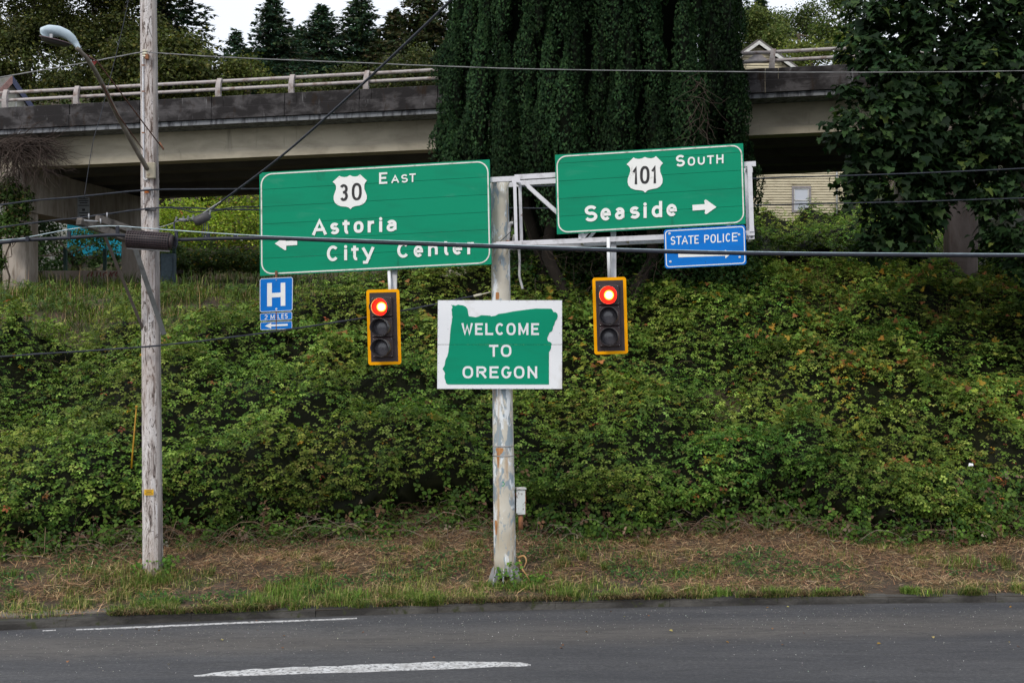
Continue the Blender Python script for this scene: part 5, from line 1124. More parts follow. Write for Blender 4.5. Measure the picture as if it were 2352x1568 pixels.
# tufts hanging over the kerb on the right and round both poles
for (px, s_, rad, cnt, hh) in ((1662, .22, .16, 130, .2), (1770, .2, .14, 110, .17), (1905, .1, .24, 260, .18), (2090, .24, .18, 240, .16), (1400, .28, .3, 200, .16), (1290, .3, .3, 220, .2), (390, .6, .3, 260, .2), (345, 1.75, .3, 260, .17), (378, 1.75, .25, 200, .18), (1125, 1.0, .3, 240, .17), (1195, 1.0, .3, 220, .16), (960, .35, .4, 300, .25), (800, .4, .4, 300, .28), (640, .5, .5, 320, .28), (700, 1.2, .6, 420, .28), (1600, 1.5, .5, 240, .2), (2200, 1.9, .4, 160, .22)):
    rr_ = np.random.default_rng(int(px)); a = rr_.uniform(0, 6.28, cnt); q = rad * np.sqrt(rr_.random(cnt)); X0 = (px - CX) / F * (21.2 + s_ + (px - 1176) * .0006)
    xx = X0 + q * np.cos(a); yy = K(xx) + np.maximum(s_ + q * np.sin(a) * .7, .05); P = np.stack([xx, yy, T(xx, yy)], 1)
    pp.append(blade_arrays(P, rr_.uniform(.5, 1.1, cnt) * hh, rr_.uniform(.004, .008, cnt), rr_.uniform(.1, 1.2, cnt), pal(cnt, rr_, [(.09, .17, .025), (.14, .22, .035), (.25, .25, .08)], [4, 4, 1], .2), rr_))
# (tufts)
r = np.random.default_rng(39); n = 9000; x = r.uniform(-6.4, 10, n); q = vnoise(x * 1.6, x * 0, 71) * .6 + .4 * vnoise(x * 5, x * 0, 72); s = r.normal(.09, .07, n) ; k = (q > .42 + .12 * (x > 3)) & (s > -.01); x, s, n = x[k], s[k], int(k.sum()); P = np.stack([x, K(x) + s, .125 + r.random(n) * .035], 1)
pp.append(blade_arrays(P, r.uniform(.05, .15, n), r.uniform(.003, .007, n), r.uniform(1.0, 2.2, n), pal(n, r, [(.13, .08, .04), (.3, .22, .11), (.1, .14, .03), (.05, .035, .02)], [3, 3, 2, 3], .25), r))
tag(np_mesh('verge_grass', pp, M_STRAW), 'patchy green grass between the kerb and the brambles', 'grass', None, 'stuff')
# low ivy and seedling leaves in patches
r = np.random.default_rng(45); n = 46000; x, s, P = verge(n, .5, 5.0, -13, 14, r); q = .6 * vnoise(x * .8, s * 1.3, 61) + .4 * vnoise(x * 2.6, s * 2.6, 62) + .15 * np.clip((s - 2.4) / 2, 0, 1); k = q > .62; P = P[k]; m_ = len(P)
pp = [leaf_arrays(*leaf_simple(.42, .1), P + np.array([0, 0, 1]) * r.random((m_, 1)) * .14, frames(np.array([0, -.3, 1]) + r.normal(0, .4, (m_, 3)), r), r.uniform(.03, .075, m_), pal(m_, r, [(.035, .09, .025), (.06, .13, .03), (.09, .16, .04)], [4, 3, 2], .2))]
for (px, py0, py1, d_, rad, cnt) in ((385, 1275, 1312, UD + .1, .2, 150), (322, 1290, 1315, UD, .15, 60), (1180, 1285, 1345, PD - .25, .1, 34), (1152, 1300, 1340, PD - .25, .1, 26), (1225, 1315, 1338, PD + .1, .25, 120)):
    for _ in range(1):
        xx = (px - CX) / F * d_ + r.normal(0, rad * .6, cnt); zz = H0 + (CY - r.uniform(py0, py1, cnt)) / F * d_; P = np.stack([xx, d_ + r.normal(-.12, .12, cnt), zz], 1)
        pp.append(leaf_arrays(*leaf_simple(.45, .1), P, frames(np.array([0, -.6, .7]) + r.normal(0, .4, (cnt, 3)), r), r.uniform(.04, .085, cnt), pal(cnt, r, [(.06, .14, .02), (.11, .2, .03)], [1, 1], .25)))
tag(np_mesh('ivy_patches', pp, M_LEAF), 'low dark ivy creeping over the verge', 'ivy', None, 'stuff')
# grit, fallen leaves and litter on the asphalt
r = np.random.default_rng(77); n = 3200; x = r.uniform(-9, 9, n); q = r.gamma(2.0, .8, n) + .05; y = K(x) - q; k = y > 15.5; x, y = x[k], y[k]; n = len(x)
P = np.stack([x, y, np.full(n, .004)], 1); oc = np.array([(1, 0, 0), (-.5, .8, 0), (-.6, -.7, 0), (0, 0, .7)]); of = np.array([(0, 1, 3), (1, 2, 3), (2, 0, 3)])
pp = [leaf_arrays(oc, of, P, frames(np.tile([0., 0, 1], (n, 1)) + r.normal(0, .15, (n, 3)), r), r.uniform(.004, .012, n), pal(n, r, [(.3, .29, .27), (.12, .11, .1), (.5, .5, .48)], [4, 4, 1], .2))]
n = 34; x = r.uniform(-8, 9, n); y = K(x) - r.uniform(.1, 3.2, n); pp.append(leaf_arrays(*leaflet(.4, .2), np.stack([x, y, np.full(n, .012)], 1), frames(np.array([0, 0, 1.]) + r.normal(0, .3, (n, 3)), r), r.uniform(.03, .06, n), pal(n, r, [(.3, .17, .04), (.2, .1, .05), (.35, .28, .1)], [1, 1, 1], .2)))
tag(np_mesh('road_grit', pp, M_STRAW), 'grit and small fallen leaves along the gutter', 'grit', None, 'stuff')
# pale torn root beside the pole foot, scraps of litter
rt = thing('broken_root', U(1200, 1335, 22.6), 'pale torn root curling out of the ground beside the gantry pole foot', 'root')
for pts, rad in (([(1190, 1280, 22.5), (1203, 1276, 22.4), (1209, 1287, 22.35), (1204, 1302, 22.35)], .022), ([(1193, 1285, 22.45), (1199, 1305, 22.35), (1208, 1318, 22.3), (1216, 1332, 22.3)], .02)):
    P = smooth_path([U(*p) for p in pts]); b = MB(); b.tube(P, np.linspace(rad, rad * .4, len(P)), 7); b.build('root_strand', layered('torn_wood', (.45, .26, .11), [((.25, .13, .05), 8, (1, 1, 1), .5, .7)], rough=.8), rt)
for (px, py, lab) in ((678, 1255, 'small white scrap of litter on the straw below the Astoria sign'), (2230, 1070, 'small white scrap caught in the brambles at the right')):
    x = (px - CX) / F * 25; 
    if py > 1200: p = U(px, py, 24.6); p.z = float(T(p.x, p.y)) + .05
    else: p = U(px, py, 25.2)
    b = MB(); b.add([p + Vector(q) for q in ((-.05, 0, 0), (.04, -.03, .01), (.05, .02, .05), (-.03, .02, .06), (0, -.02, .03))], [(0, 1, 4), (1, 2, 4), (2, 3, 4), (3, 0, 4)]); tag(b.build('litter_scrap', M_WHITE), lab, 'litter')

# tall fennel and dry grass on the shelf at the left, dry stems on the right bank
pp = [grass(52000, 8.5, 19.5, .42, .16, .5, [(.11, .17, .025), (.17, .24, .035), (.06, .11, .022), (.24, .23, .07), (.26, .17, .09)], [5, 3, 4, 1.4, 1.4], 91, x0=-19, x1=-1.5, wd=(.005, .011), mask=lambda x, s: ~in_bramble(x, s + .9), lean=(.4, 1.7)),
      grass(900, 10, 19.5, .5, .6, 1.1, [(.34, .24, .14), (.26, .17, .1)], [1, 1], 93, x0=-16, x1=-1.5, wd=(.004, .008), lean=(0, .5)),
      grass(9000, 12, 18, .5, .5, 1.3, [(.26, .15, .09), (.2, .12, .07), (.12, .12, .04)], [3, 2, 2], 95, x0=4, x1=15, wd=(.004, .008), lean=(0, .6)),
      grass(9000, 19, 40, .3, .3, .6, [(.1, .15, .03), (.07, .12, .03), (.2, .17, .08)], [3, 3, 1], 97, x0=-30, x1=2, wd=(.01, .02))]
tag(np_mesh('tall_grass', pp, M_STRAW), 'tall yellow-green fennel and dry grass on the shelf below the bridge', 'tall grass', None, 'stuff')
# fine feathery horsetail patches in shadow at the foot
n = 0

# ------------------------------------------------------------------ trees and shrubs
M_BARK = layered('bark', (.11, .085, .065), [((.05, .04, .03), 5, (1, 1, .3), .45, .65)], rough=.95, bmp=.8, bscale=20)
def limb(b, p, q, r0, r1, rr, n=5, wob=.12):
    p, q = Vector(p), Vector(q); L = (q - p).length; P = [p.lerp(q, i / n) + Vector((rr.normal(0, wob), rr.normal(0, wob), rr.normal(0, wob * .5))) * L * .3 * math.sin(math.pi * i / n) for i in range(n + 1)]
    b.tube(smooth_path(P, 2), np.linspace(r0, r1, 2 * n + 1), 7)
def crown_points(lobes, n, r, shell=.55, bot=-.75):
    L = np.array(lobes, float); vol = (L[:, 3] * L[:, 4] + L[:, 3] * L[:, 5] + L[:, 4] * L[:, 5]); i = r.choice(len(L), n, p=vol / vol.sum())
    d = r.normal(size=(n, 3)); d /= np.linalg.norm(d, axis=1, keepdims=True); rad = (1 - shell * r.random(n) ** 1.7); 
    lump = 1 + .22 * np.sin(d[:, 0] * 7 + i * 2.1) * np.sin(d[:, 1] * 6 + i) + .18 * np.sin(d[:, 2] * 9 + i * 1.3) + r.normal(0, .05, n)
    P = L[i, :3] + d * L[i, 3:6] * (rad * lump)[:, None]; k = d[:, 2] > bot; return P[k], d[k], i[k]
def sublobes(lobes, k, r, fr=(.3, .5), flat=.7):
    out = []
    for L in lobes:
        for _ in range(k):
            d = r.normal(size=3); d /= np.linalg.norm(d); q = r.uniform(*fr); t = 1 - q * .6
            out.append((L[0] + d[0] * L[3] * t, L[1] + d[1] * L[4] * t, L[2] + d[2] * L[5] * t, L[3] * q, L[4] * q, L[5] * q * flat))
    return out
def broadleaf(name, label, base, lobes, n, size, cols, wts, seed, tv=None, trunk_r=.25, group=None, lift=.5, cat='tree', aspect=1.0, trans=M_LEAF, clump=0):
    r = np.random.default_rng(seed); t = thing(name, Vector(base), label, cat, group); tv = tv or leaf_simple(.36, .1); big_ = lobes; lobes = sublobes(lobes, 9, r) if len(lobes) < 16 and size < .28 and cat == 'tree' else lobes
    if clump:      # leaves gathered in twig-end clumps
        C, dC, iC = crown_points(lobes, n // clump, r, .5); P = np.repeat(C, clump, 0) + r.normal(0, size * 1.5, (len(C) * clump, 3)); d = np.repeat(dC, clump, 0); i = np.repeat(iC, clump)
        tn = np.repeat(np.exp(r.normal(0, .18, len(C))), clump)
    else: P, d, i = crown_points(lobes, n, r); tn = np.ones(len(P))
    N = d * .6 + np.array([0, -.05, lift]) + r.normal(0, .38, P.shape); c = pal(len(P), r, cols, wts, .2) * (np.random.default_rng(seed + 1).uniform(.75, 1.3, len(lobes))[i] * tn)[:, None]
    cr = np_mesh('crown', [leaf_arrays(tv[0], tv[1], P, frames(N, r), size * r.uniform(.6, 1.3, len(P)), c)], trans, t); cr['kind'] = 'stuff'
    b = MB(); L = np.array(lobes); top = Vector(L[:, :3].mean(0)); top.z = min(top.z, L[:, 2].min() + .4 * (L[:, 2].max() - L[:, 2].min()) + .1)
    bs = Vector(base) - Vector((0, 0, .4)); limb(b, bs, top, trunk_r, trunk_r * .5, r)
    for q in big_[:14]: limb(b, top.lerp(bs, r.uniform(0, .35)), q[:3], trunk_r * .35, trunk_r * .08, r)
    b.build('trunk', M_BARK, t); return t
def conifer(name, label, base, h, rad, n_wh, cols, wts, seed, group=None, droop=.25, z0=.12, nb=(8, 12), power=.85, dens=1.0, fs=.36):
    r = np.random.default_rng(seed); t = thing(name, Vector(base), label, 'tree', group); b = MB(); bs = Vector(base)
    b.tube([bs - Vector((0, 0, .4)), bs + Vector((0, 0, h * .5)), bs + Vector((0, 0, h))], [.02 * h * .8, .012 * h, .01], 8)
    P = []; D = []
    for k in range(n_wh):
        f = z0 + (1 - z0) * (k / n_wh) ** .9; L0 = rad * (1 - f) ** power + .12
        for j in range(r.integers(*nb)):
            a = r.uniform(0, 2 * math.pi); L = L0 * r.uniform(.55, 1.15); el = r.normal(.1 - droop * (1 - f), .12); d = np.array([math.cos(a), math.sin(a), el])
            o = np.array([bs.x, bs.y, bs.z + h * f + r.normal(0, .1)]); m_ = max(4, int(L / (.1 / dens)))
            tt_ = (np.arange(m_) + r.random(m_)) / m_
            sag = -droop * .9 * L * tt_ ** 2 + .35 * L * np.clip(tt_ - .6, 0, 1) ** 1.5
            pts = o + d * (tt_ * L)[:, None]; pts[:, 2] += sag
            q = np.array([-math.sin(a), math.cos(a), 0]); off = r.normal(0, 1, (m_, 1)) * (L * .24 * (1.1 - tt_))[:, None]
            P.append(pts + q * off); D.append(d * .8 + q * np.sign(off) * .6 + np.array([0, 0, -.1]) + r.normal(0, .12, (m_, 3)))
            if L > .6: b.tube([Vector(o), Vector(pts[-1])], [.018 + .008 * L, .006], 4, False)
    P = np.concatenate(P); D = np.concatenate(D); n = len(P); N = np.array([0, 0, 1.]) + r.normal(0, .3, (n, 3))
    tv = np.array([(0, 0, 0), (.35, .16, -.05), (1, 0, -.1), (.35, -.16, -.05), (.15, .3, -.22), (.6, .02, -.3), (.15, -.28, -.22)], float); tf = np.array([(0, 1, 2), (0, 2, 3), (0, 4, 5), (0, 5, 6)])
    cr = np_mesh('crown', [leaf_arrays(tv, tf, P, frames(N, r, D), fs * r.uniform(.6, 1.35, n), pal(n, r, cols, wts, .25))], M_NEEDLE, t); cr['kind'] = 'stuff'
    b.build('trunk', M_BARK, t); return t

# --- the great columnar yew
YD = 35.6; yc = Vector(((1362 - CX) / F * YD, YD, 0)); yz = float(T(yc.x, yc.y)); r = np.random.default_rng(101)
yew = thing('columnar_evergreen', Vector((yc.x, yc.y, yz)), 'huge dark evergreen of many upright plumes between the bridge and the gantry', 'tree')
def edge_w(z):      # half widths left and right at height z (metres)
    py = CY - (z - H0) / YD * F
    l = np.interp(py, [-900, -300, 0, 60, 100, 150, 200, 240, 365, 470, 560], [1200, 1085, 1068, 1062, 1030, 1022, 1045, 1010, 1000, 1035, 1120]); r_ = np.interp(py, [-900, -300, 0, 200, 340, 430, 560], [1560, 1690, 1700, 1714, 1724, 1722, 1640])
    return (1362 - l) / F * YD, (r_ - 1362) / F * YD
tuft_v = np.array([(0, -.3, 0), (.9, -.1, .2), (.2, .35, .25), (0, .3, 0), (.7, .5, -.15), (.15, -.2, -.3), (-.1, 0, .1), (.6, -.55, .1), (.3, .0, -.35)], float); tuft_v = tuft_v[:6]; tuft_f = np.array([(0, 1, 2), (3, 4, 5)])
PP_, NN_, CC_, SS_ = [], [], [], []; core = []
def plume(x, y, z, h, rad, col, dens, r):
    n = int((860 if dens > .5 else 60) * rad * h); t = r.random(n) ** .85; ac = math.atan2(y - yc.y, x - yc.x); a = ac + r.uniform(-1.9, 1.9, n); prof = np.clip(np.sin(np.clip(t * 1.05 + .12, 0, 1) * math.pi) ** .55, 0, 1) * np.where(t > .4, 1 - ((t - .4) / .62) ** 1.25, 1)
    prof = np.clip(prof, .04, 1) * (1 + .22 * vnoise(a * 1.4 + x * 3, t * h * 2.2 + z, 7) * 2 - .22)
    rr_ = rad * prof * (1 - .3 * r.random(n) ** 2)
    P = np.stack([x + rr_ * np.cos(a), y + rr_ * np.sin(a), z + t * h], 1); N = np.stack([np.cos(a), np.sin(a), np.full(n, .35)], 1) + r.normal(0, .35, (n, 3))
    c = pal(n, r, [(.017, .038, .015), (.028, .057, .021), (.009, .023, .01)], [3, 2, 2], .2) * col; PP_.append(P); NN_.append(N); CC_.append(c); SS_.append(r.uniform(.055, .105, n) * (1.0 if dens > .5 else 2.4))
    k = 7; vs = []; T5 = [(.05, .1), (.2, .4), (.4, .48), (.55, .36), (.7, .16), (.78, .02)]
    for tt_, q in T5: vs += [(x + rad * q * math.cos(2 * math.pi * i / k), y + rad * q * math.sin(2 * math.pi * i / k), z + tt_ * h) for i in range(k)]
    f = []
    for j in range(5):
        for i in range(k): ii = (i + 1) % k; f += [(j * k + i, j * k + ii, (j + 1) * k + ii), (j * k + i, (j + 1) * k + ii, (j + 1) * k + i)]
    core.append((np.array(vs), np.array(f), np.tile([.006, .009, .005], (len(vs), 1))))  # solid near-black core added inside each plume to block light
tiers = np.arange(7.6, 21.5, 1.3)
for ti, z in enumerate(tiers):
    l, rw = edge_w(z + 1.0); cxm = yc.x + (rw - l) / 2; hw = (l + rw) / 2 - .2; dw = 3.6; nn = 26
    nn = 33
    for j in range(nn):
        a = 2 * math.pi * (j + .5 * (ti % 2)) / nn + r.normal(0, .05); front = math.sin(a) < .12
        if not front and j % 2: continue
        k = 1 - .2 * r.random() ** 1.5; zz = z + r.normal(0, .6)
        
        plume(cxm + hw * k * math.cos(a), yc.y + dw * k * math.sin(a), zz, r.uniform(2.2, 5.0), r.uniform(.27, .5), r.uniform(.55, 1.5), 1.0 if front else .28, r)
for (px, pt, pb_, rd, d_) in ((1012, 243, 380, .33, 34.4), (1033, 238, 390, .36, 34.3), (1050, 262, 400, .4, 34.2), (1078, 225, 400, .42, 33.9), (1030, 60, 190, .42, 34.6), (1052, 28, 210, .45, 34.4), (1018, 110, 200, .36, 34.8), (1110, 250, 420, .45, 33.6), (1165, 210, 420, .45, 33.0), (1240, 190, 430, .5, 32.6), (1725, 330, 470, .34, 34.5), (1712, 390, 500, .4, 34.2)):
    p = U(px, pb_, d_); plume(p.x, p.y, p.z, (pb_ - pt) / F * d_, rd, r.uniform(.8, 1.35), 1.0, r)
k = 14; vs = [(yc.x + q * math.cos(2 * math.pi * i / k), yc.y + q * .9 * math.sin(2 * math.pi * i / k), z) for z, q in ((7.5, 1.6), (9, 2.5), (14, 2.9), (20, 2.6), (24, .2)) for i in range(k)]; f = [t for j in range(4) for i in range(k) for t in ((j * k + i, j * k + (i + 1) % k, (j + 1) * k + (i + 1) % k), (j * k + i, (j + 1) * k + (i + 1) % k, (j + 1) * k + i))]; core.append((np.array(vs), np.array(f), np.tile([.006, .009, .005], (len(vs), 1))))  # near-black column added inside the crown to block the sky behind
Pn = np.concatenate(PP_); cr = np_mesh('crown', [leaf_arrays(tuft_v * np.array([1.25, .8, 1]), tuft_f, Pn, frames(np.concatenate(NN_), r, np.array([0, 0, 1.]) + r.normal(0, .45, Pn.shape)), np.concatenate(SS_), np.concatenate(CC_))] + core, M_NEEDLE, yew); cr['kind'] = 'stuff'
b = MB()
for j in range(9):
    a = r.uniform(0, 6.28); q = Vector((yc.x + 1.3 * math.cos(a), yc.y + 1.0 * math.sin(a), yz - .4)); limb(b, q, (yc.x + 2.8 * math.cos(a), yc.y + 2.2 * math.sin(a), yz + 4.5), .2, .12, r)
b.build('trunk', simple('dark_bark', (.035, .027, .022), .95, bmp=.6), yew)
b = MB()       # dead twigs under the crown
for j in range(150):
    px, py = (r.uniform(1150, 1560), r.uniform(430, 690)) if j % 3 else (r.uniform(1575, 1630), r.uniform(170, 420)); d_ = r.uniform(33.2, 34.6) if j % 3 else 31.9
    p = U(px, py, d_); a = r.uniform(-2.6, -.5); L = r.uniform(.3, 1.2); P = [p]
    for k in range(4): a += r.normal(0, .4); p = p + Vector((math.cos(a) * L / 4 * 1.0, r.normal(0, .05), math.sin(a) * L / 4)); P.append(p)
    b.tube(P, np.linspace(r.uniform(.004, .008), .002, 5), 4, False)
tw = b.build('dead_twigs', simple('dead_twig', (.085, .06, .048), .9), yew); tw['kind'] = 'stuff'
# deep shade shrubbery under the yew
lob = [((px - CX) / F * d_, d_, H0 + (CY - py) / F * d_, rr_, rr_ * .8, rr_ * .8) for px, py, d_, rr_ in ((1210, 640, 35.2, 1.1), (1300, 650, 35.6, 1.2), (1400, 640, 35.6, 1.3), (1500, 650, 35.4, 1.3), (1590, 640, 35, 1.2), (1660, 620, 35, 1.1), (1250, 560, 36.4, 1.1), (1360, 550, 36.5, 1.3), (1480, 560, 36.5, 1.3), (1600, 550, 36.4, 1.2), (1180, 600, 36, .9), (1690, 560, 36, .8))]
broadleaf('ivy_shrub', 'dark ivy-covered undergrowth in the hollow beneath the huge evergreen', (yc.x, 35.6, yz), lob, 17000, .11, [(.02, .05, .015), (.035, .075, .02), (.05, .1, .02)], [4, 3, 1], 103, cat='shrub', trunk_r=.1)

# --- big-leaf maple leaning in from the right
LM = [(2015, 50, 30, 80), (2110, -30, 30, 120), (2250, 50, 30.5, 120), (1990, 130, 29.8, 62), (2045, 190, 29.6, 85), (2150, 170, 29.8, 110), (2300, 170, 30, 120), (1965, 215, 29.6, 42), (1935, 300, 29.4, 48), (2000, 300, 29.4, 70), (2075, 310, 29.5, 95), (2185, 310, 30.2, 100), (2320, 320, 30, 110), (1985, 400, 29.8, 66), (1975, 470, 29.8, 34), (2065, 430, 30, 90), (2035, 520, 30, 66), (2000, 580, 30.2, 34), (2085, 540, 30.4, 62), (2140, 480, 30.2, 52), (2150, 400, 30.6, 70), (2205, 385, 30.3, 62), (2215, 330, 30.2, 60), (2290, 440, 30, 66), (2345, 530, 29.6, 72), (2285, 560, 30.4, 40), (2335, 610, 30, 40), (2420, 640, 30, 60),
      (2450, 100, 30.5, 150), (2550, 300, 31, 170), (2450, -180, 31, 160), (2200, -190, 31, 150), (2650, 60, 32, 170), (2500, 480, 31, 120), (2650, 420, 32, 140), (2180, 120, 32.5, 140), (2320, 300, 32.8, 150), (2110, 330, 32, 90), (2450, -350, 32, 150), (2300, 60, 33, 150), (2090, 80, 31.6, 90), (2060, 230, 31.2, 90), (2280, 430, 32, 70)]
lob = [((px - CX) / F * d_, d_, H0 + (CY - py) / F * d_, q / F * d_, q / F * d_ * .9, q / F * d_ * .9) for px, py, d_, q in LM]
mbase = U(2440, 700, 31.5); mbase.z = float(T(mbase.x, mbase.y))
tvm = maple_leaf(); tvm = (tvm[0] - np.array([.0, 0, 0]), tvm[1])
r = np.random.default_rng(111); mt = thing('maple_tree', mbase, 'big-leaf maple with dark lobed leaves overhanging the right side of the bank', 'tree')
fr_ = [q for q in lob if q[1] < 31.2 and q[0] < 14.5]; sl_ = sublobes(fr_, 10, r, (.28, .46), .62)
C1, d1, i1 = crown_points(sl_, 4700, r, .35, -.25); C2, d2, i2 = crown_points(lob, 2500, r, .75, -1.1); C = np.concatenate([C1, C2]); dC = np.concatenate([d1, d2]); tl_ = np.concatenate([np.exp(r.normal(0, .2, len(sl_)))[i1], np.full(len(C2), .8)])
cl = 5; P = np.repeat(C, cl, 0) + r.normal(0, .1, (len(C) * cl, 3)); d_ = np.repeat(dC, cl, 0); tone = np.repeat(tl_, cl)
out = d_ * np.array([1, 1, .3]); out /= np.linalg.norm(out, axis=1, keepdims=True) + 1e-6
N = out * .5 + np.array([0, -.1, .75]) + r.normal(0, .28, P.shape); X = out + np.array([0, 0, -.75]) + r.normal(0, .3, P.shape)
c = pal(len(P), r, [(.013, .03, .012), (.022, .047, .017), (.036, .072, .021)], [4, 3, 1], .2) * tone[:, None]; q = r.random(len(P)) < .006; c[q] = (.13, .16, .035)
S = r.uniform(.1, .165, len(P)); S[len(C1) * cl:] *= 1.7; R_ = frames(N, r, X)
big = np.where((P[:, 1] < 29.9) & (d_[:, 1] < -.2))[0]; pxs = W2P(P[:, 0], P[:, 1], P[:, 2]); vis = [i for i in big if 1880 < pxs[0][i] < 2340 and 0 < pxs[1][i] < 640]
vis = list(r.permutation(vis)[:290]); mask = np.ones(len(P), bool); mask[vis] = False
lm = []
for k in range(4):
    me = bpy.data.meshes.new('leaf'); sc__ = .17 + .02 * k; me.from_pydata((tvm[0] * sc__ * np.array([1, 1, .6 + .4 * k])).tolist(), [], tvm[1].tolist()); me.update()
    a_ = me.color_attributes.new('tint', 'FLOAT_COLOR', 'POINT'); cc_ = [(.035, .07, .025), (.05, .09, .027), (.024, .052, .02), (.09, .13, .03)][k]
    a_.data.foreach_set('color', np.tile([*cc_, 1.0], len(tvm[0])).astype(np.float32)); me.materials.append(M_LEAF); lm.append(me)
for n_, i in enumerate(vis):
    o = bpy.data.objects.new('leaf', lm[3 if n_ % 14 == 0 else n_ % 3]); COL.objects.link(o); o.parent = mt; M4 = Matrix(R_[i].tolist()).to_4x4(); M4.translation = Vector(P[i]) - mbase; o.matrix_local = M4
lo_ = fan([(0, .1, 0), (-.05, .5, .04), (.4, .5, 0), (.55, .2, 0), (1, 0, -.2), (.55, -.2, 0), (.4, -.5, 0), (-.05, -.5, .04)], (.3, 0, .03)); ib_ = np.arange(len(P)) >= len(C1) * cl; m1, m2 = mask & ~ib_, mask & ib_
cr = np_mesh('crown', [leaf_arrays(tvm[0], tvm[1], P[m1], R_[m1], S[m1], c[m1]), leaf_arrays(lo_[0], lo_[1], P[m2], R_[m2], S[m2], c[m2])], M_LEAF, mt); cr['kind'] = 'stuff'
b = MB(); fork = mbase + Vector((-.3, .2, 4.5)); limb(b, mbase - Vector((0, 0, .4)), fork, .34, .24, r)
for q in [q for q in lob if q[0] > 11.5 or q[1] > 31]: limb(b, fork.lerp(mbase, r.uniform(0, .15)), q[:3], .1, .02, r, 5, .1)
b.build('trunk', M_BARK, mt)

# --- trees behind the bridge
r = np.random.default_rng(190); n = 5000; s_ = r.uniform(40, 135, n); x = r.uniform(-60, 60, n) * (.5 + s_ / 130); y = K(x) + s_; P = np.stack([x, y, T(x, y) + r.random(n) ** 2 * 2.2], 1)
tag(np_mesh('forest_undergrowth', [leaf_arrays(*spray(5, 1, 33), P, frames(np.array([0, -.5, .8]) + r.normal(0, .35, (n, 3)), r), r.uniform(.9, 1.6, n), pal(n, r, [(.04, .06, .02), (.06, .08, .025), (.08, .08, .03)], [3, 3, 1], .25))], M_LEAF), 'dark undergrowth on the wooded hill far behind the bridge', 'undergrowth', None, 'stuff')
def lobs(L): return [((px - CX) / F * d_, d_, H0 + (CY - py) / F * d_, q / F * d_, q / F * d_, q / F * d_ * asp) for px, py, d_, q, asp in L]
def gz0(px, d_): x = (px - CX) / F * d_; return (x, d_, float(T(x, d_)))
OL = [(.055, .07, .02), (.08, .09, .025), (.04, .05, .018), (.12, .115, .03)]
GR = [(.06, .1, .025), (.09, .13, .03), (.045, .075, .02), (.13, .16, .04)]
BGT = 'trees on the hill behind the bridge'
broadleaf('broadleaf_tree', 'olive-green tree filling the top left corner behind the street lamp', gz0(60, 66), lobs([(20, 40, 66, 90, 1), (90, -40, 67, 90, 1), (-60, 60, 66, 100, 1), (60, 140, 65, 80, .9), (150, 60, 66, 75, 1), (0, -110, 67, 90, 1), (130, 160, 65, 60, .8), (-40, 170, 64, 80, .8), (110, 60, 69, 90, 1), (30, 200, 66, 60, .7)]), 44000, .17, OL, [4, 3, 4, .6], 201, group=BGT, clump=6)
broadleaf('broadleaf_tree', 'brownish-green tree between the lamp head and the wooden pole, behind the railing', gz0(240, 68), lobs([(210, 20, 68, 80, 1), (270, -50, 69, 80, 1), (250, 90, 67, 75, .9), (190, 130, 67, 70, .8), (290, 160, 66, 60, .8), (200, -100, 69, 80, 1), (310, 40, 68, 65, 1), (220, 195, 65, 60, .6), (130, 205, 64, 55, .6), (340, -60, 69, 70, 1), (260, 190, 66, 60, .6)]), 44000, .17, OL, [4, 3, 4, 1], 203, group=BGT, clump=6)
conifer('spruce_tree', 'tall dark spruce directly right of the wooden pole with branches against the sky', gz0(372, 72), 25, 5.6, 60, [(.028, .06, .034), (.045, .08, .038), (.06, .075, .03)], [3, 2, 1], 205, BGT, dens=1.1)
broadleaf('broadleaf_tree', 'rounded olive tree right of the wooden pole, below the tall dark spruce', gz0(430, 66), lobs([(400, 130, 66, 55, 1), (440, 165, 65, 60, .8), (370, 200, 65, 60, .6), (490, 190, 65, 50, .6), (330, 150, 66, 60, 1), (455, 120, 66, 26, 1.2)]), 12000, .22, OL, [4, 3, 3, 1], 207, group=BGT, clump=6)
broadleaf('broadleaf_tree', 'low golden-olive tree in front of the middle spruce', gz0(560, 66), lobs([(550, 170, 66, 48, .8), (600, 185, 66, 45, .7), (520, 200, 65, 45, .6), (640, 205, 65, 40, .5), (575, 148, 66, 26, .9)]), 7000, .15, [(.09, .105, .025), (.065, .085, .022), (.12, .12, .03)], [4, 3, 1], 209, group=BGT, clump=6)
SPC = [(.035, .07, .045), (.05, .095, .05), (.075, .1, .045)]
for (px, top, d_, rad, nm, sd) in ((627, -8, 80, 4.6, 'full dark spruce standing alone against the sky left of centre', 211), (543, 68, 92, 3.0, 'small distant spruce tip just left of the full dark spruce', 213), (738, 8, 84, 4.6, 'spruce immediately right of the full dark spruce', 215), (826, -18, 86, 5.0, 'spruce in the middle of the right-hand spruce row', 217), (905, 20, 84, 4.6, 'brownish spruce beside the diagonal cable', 219), (975, -60, 80, 5.6, 'tallest spruce, touching the huge dark evergreen', 221), (690, 60, 90, 4, 'short spruce in the gap of the spruce row', 223)):
    g_ = gz0(px, d_); zt_ = H0 + (CY - top) / F * d_; conifer('spruce_tree', nm, g_, zt_ - g_[2], rad * 1.35, int((zt_ - g_[2]) * 3.0), SPC if px < 850 else [(.035, .055, .025), (.06, .07, .028), (.09, .075, .035)], [3, 2, 1], sd, BGT, z0=.5 if px > 560 else .4, power=.8)
broadleaf('broadleaf_tree', 'low olive thicket behind the railing, left of the huge evergreen', gz0(860, 70), lobs([(760, 195, 70, 45, .6), (830, 185, 70, 50, .7), (910, 180, 70, 55, .8), (985, 160, 70, 55, 1), (700, 205, 69, 40, .5)]), 9000, .16, [(.045, .06, .022), (.065, .08, .026), (.09, .09, .03)], [3, 3, 1], 225, group=BGT, clump=6)
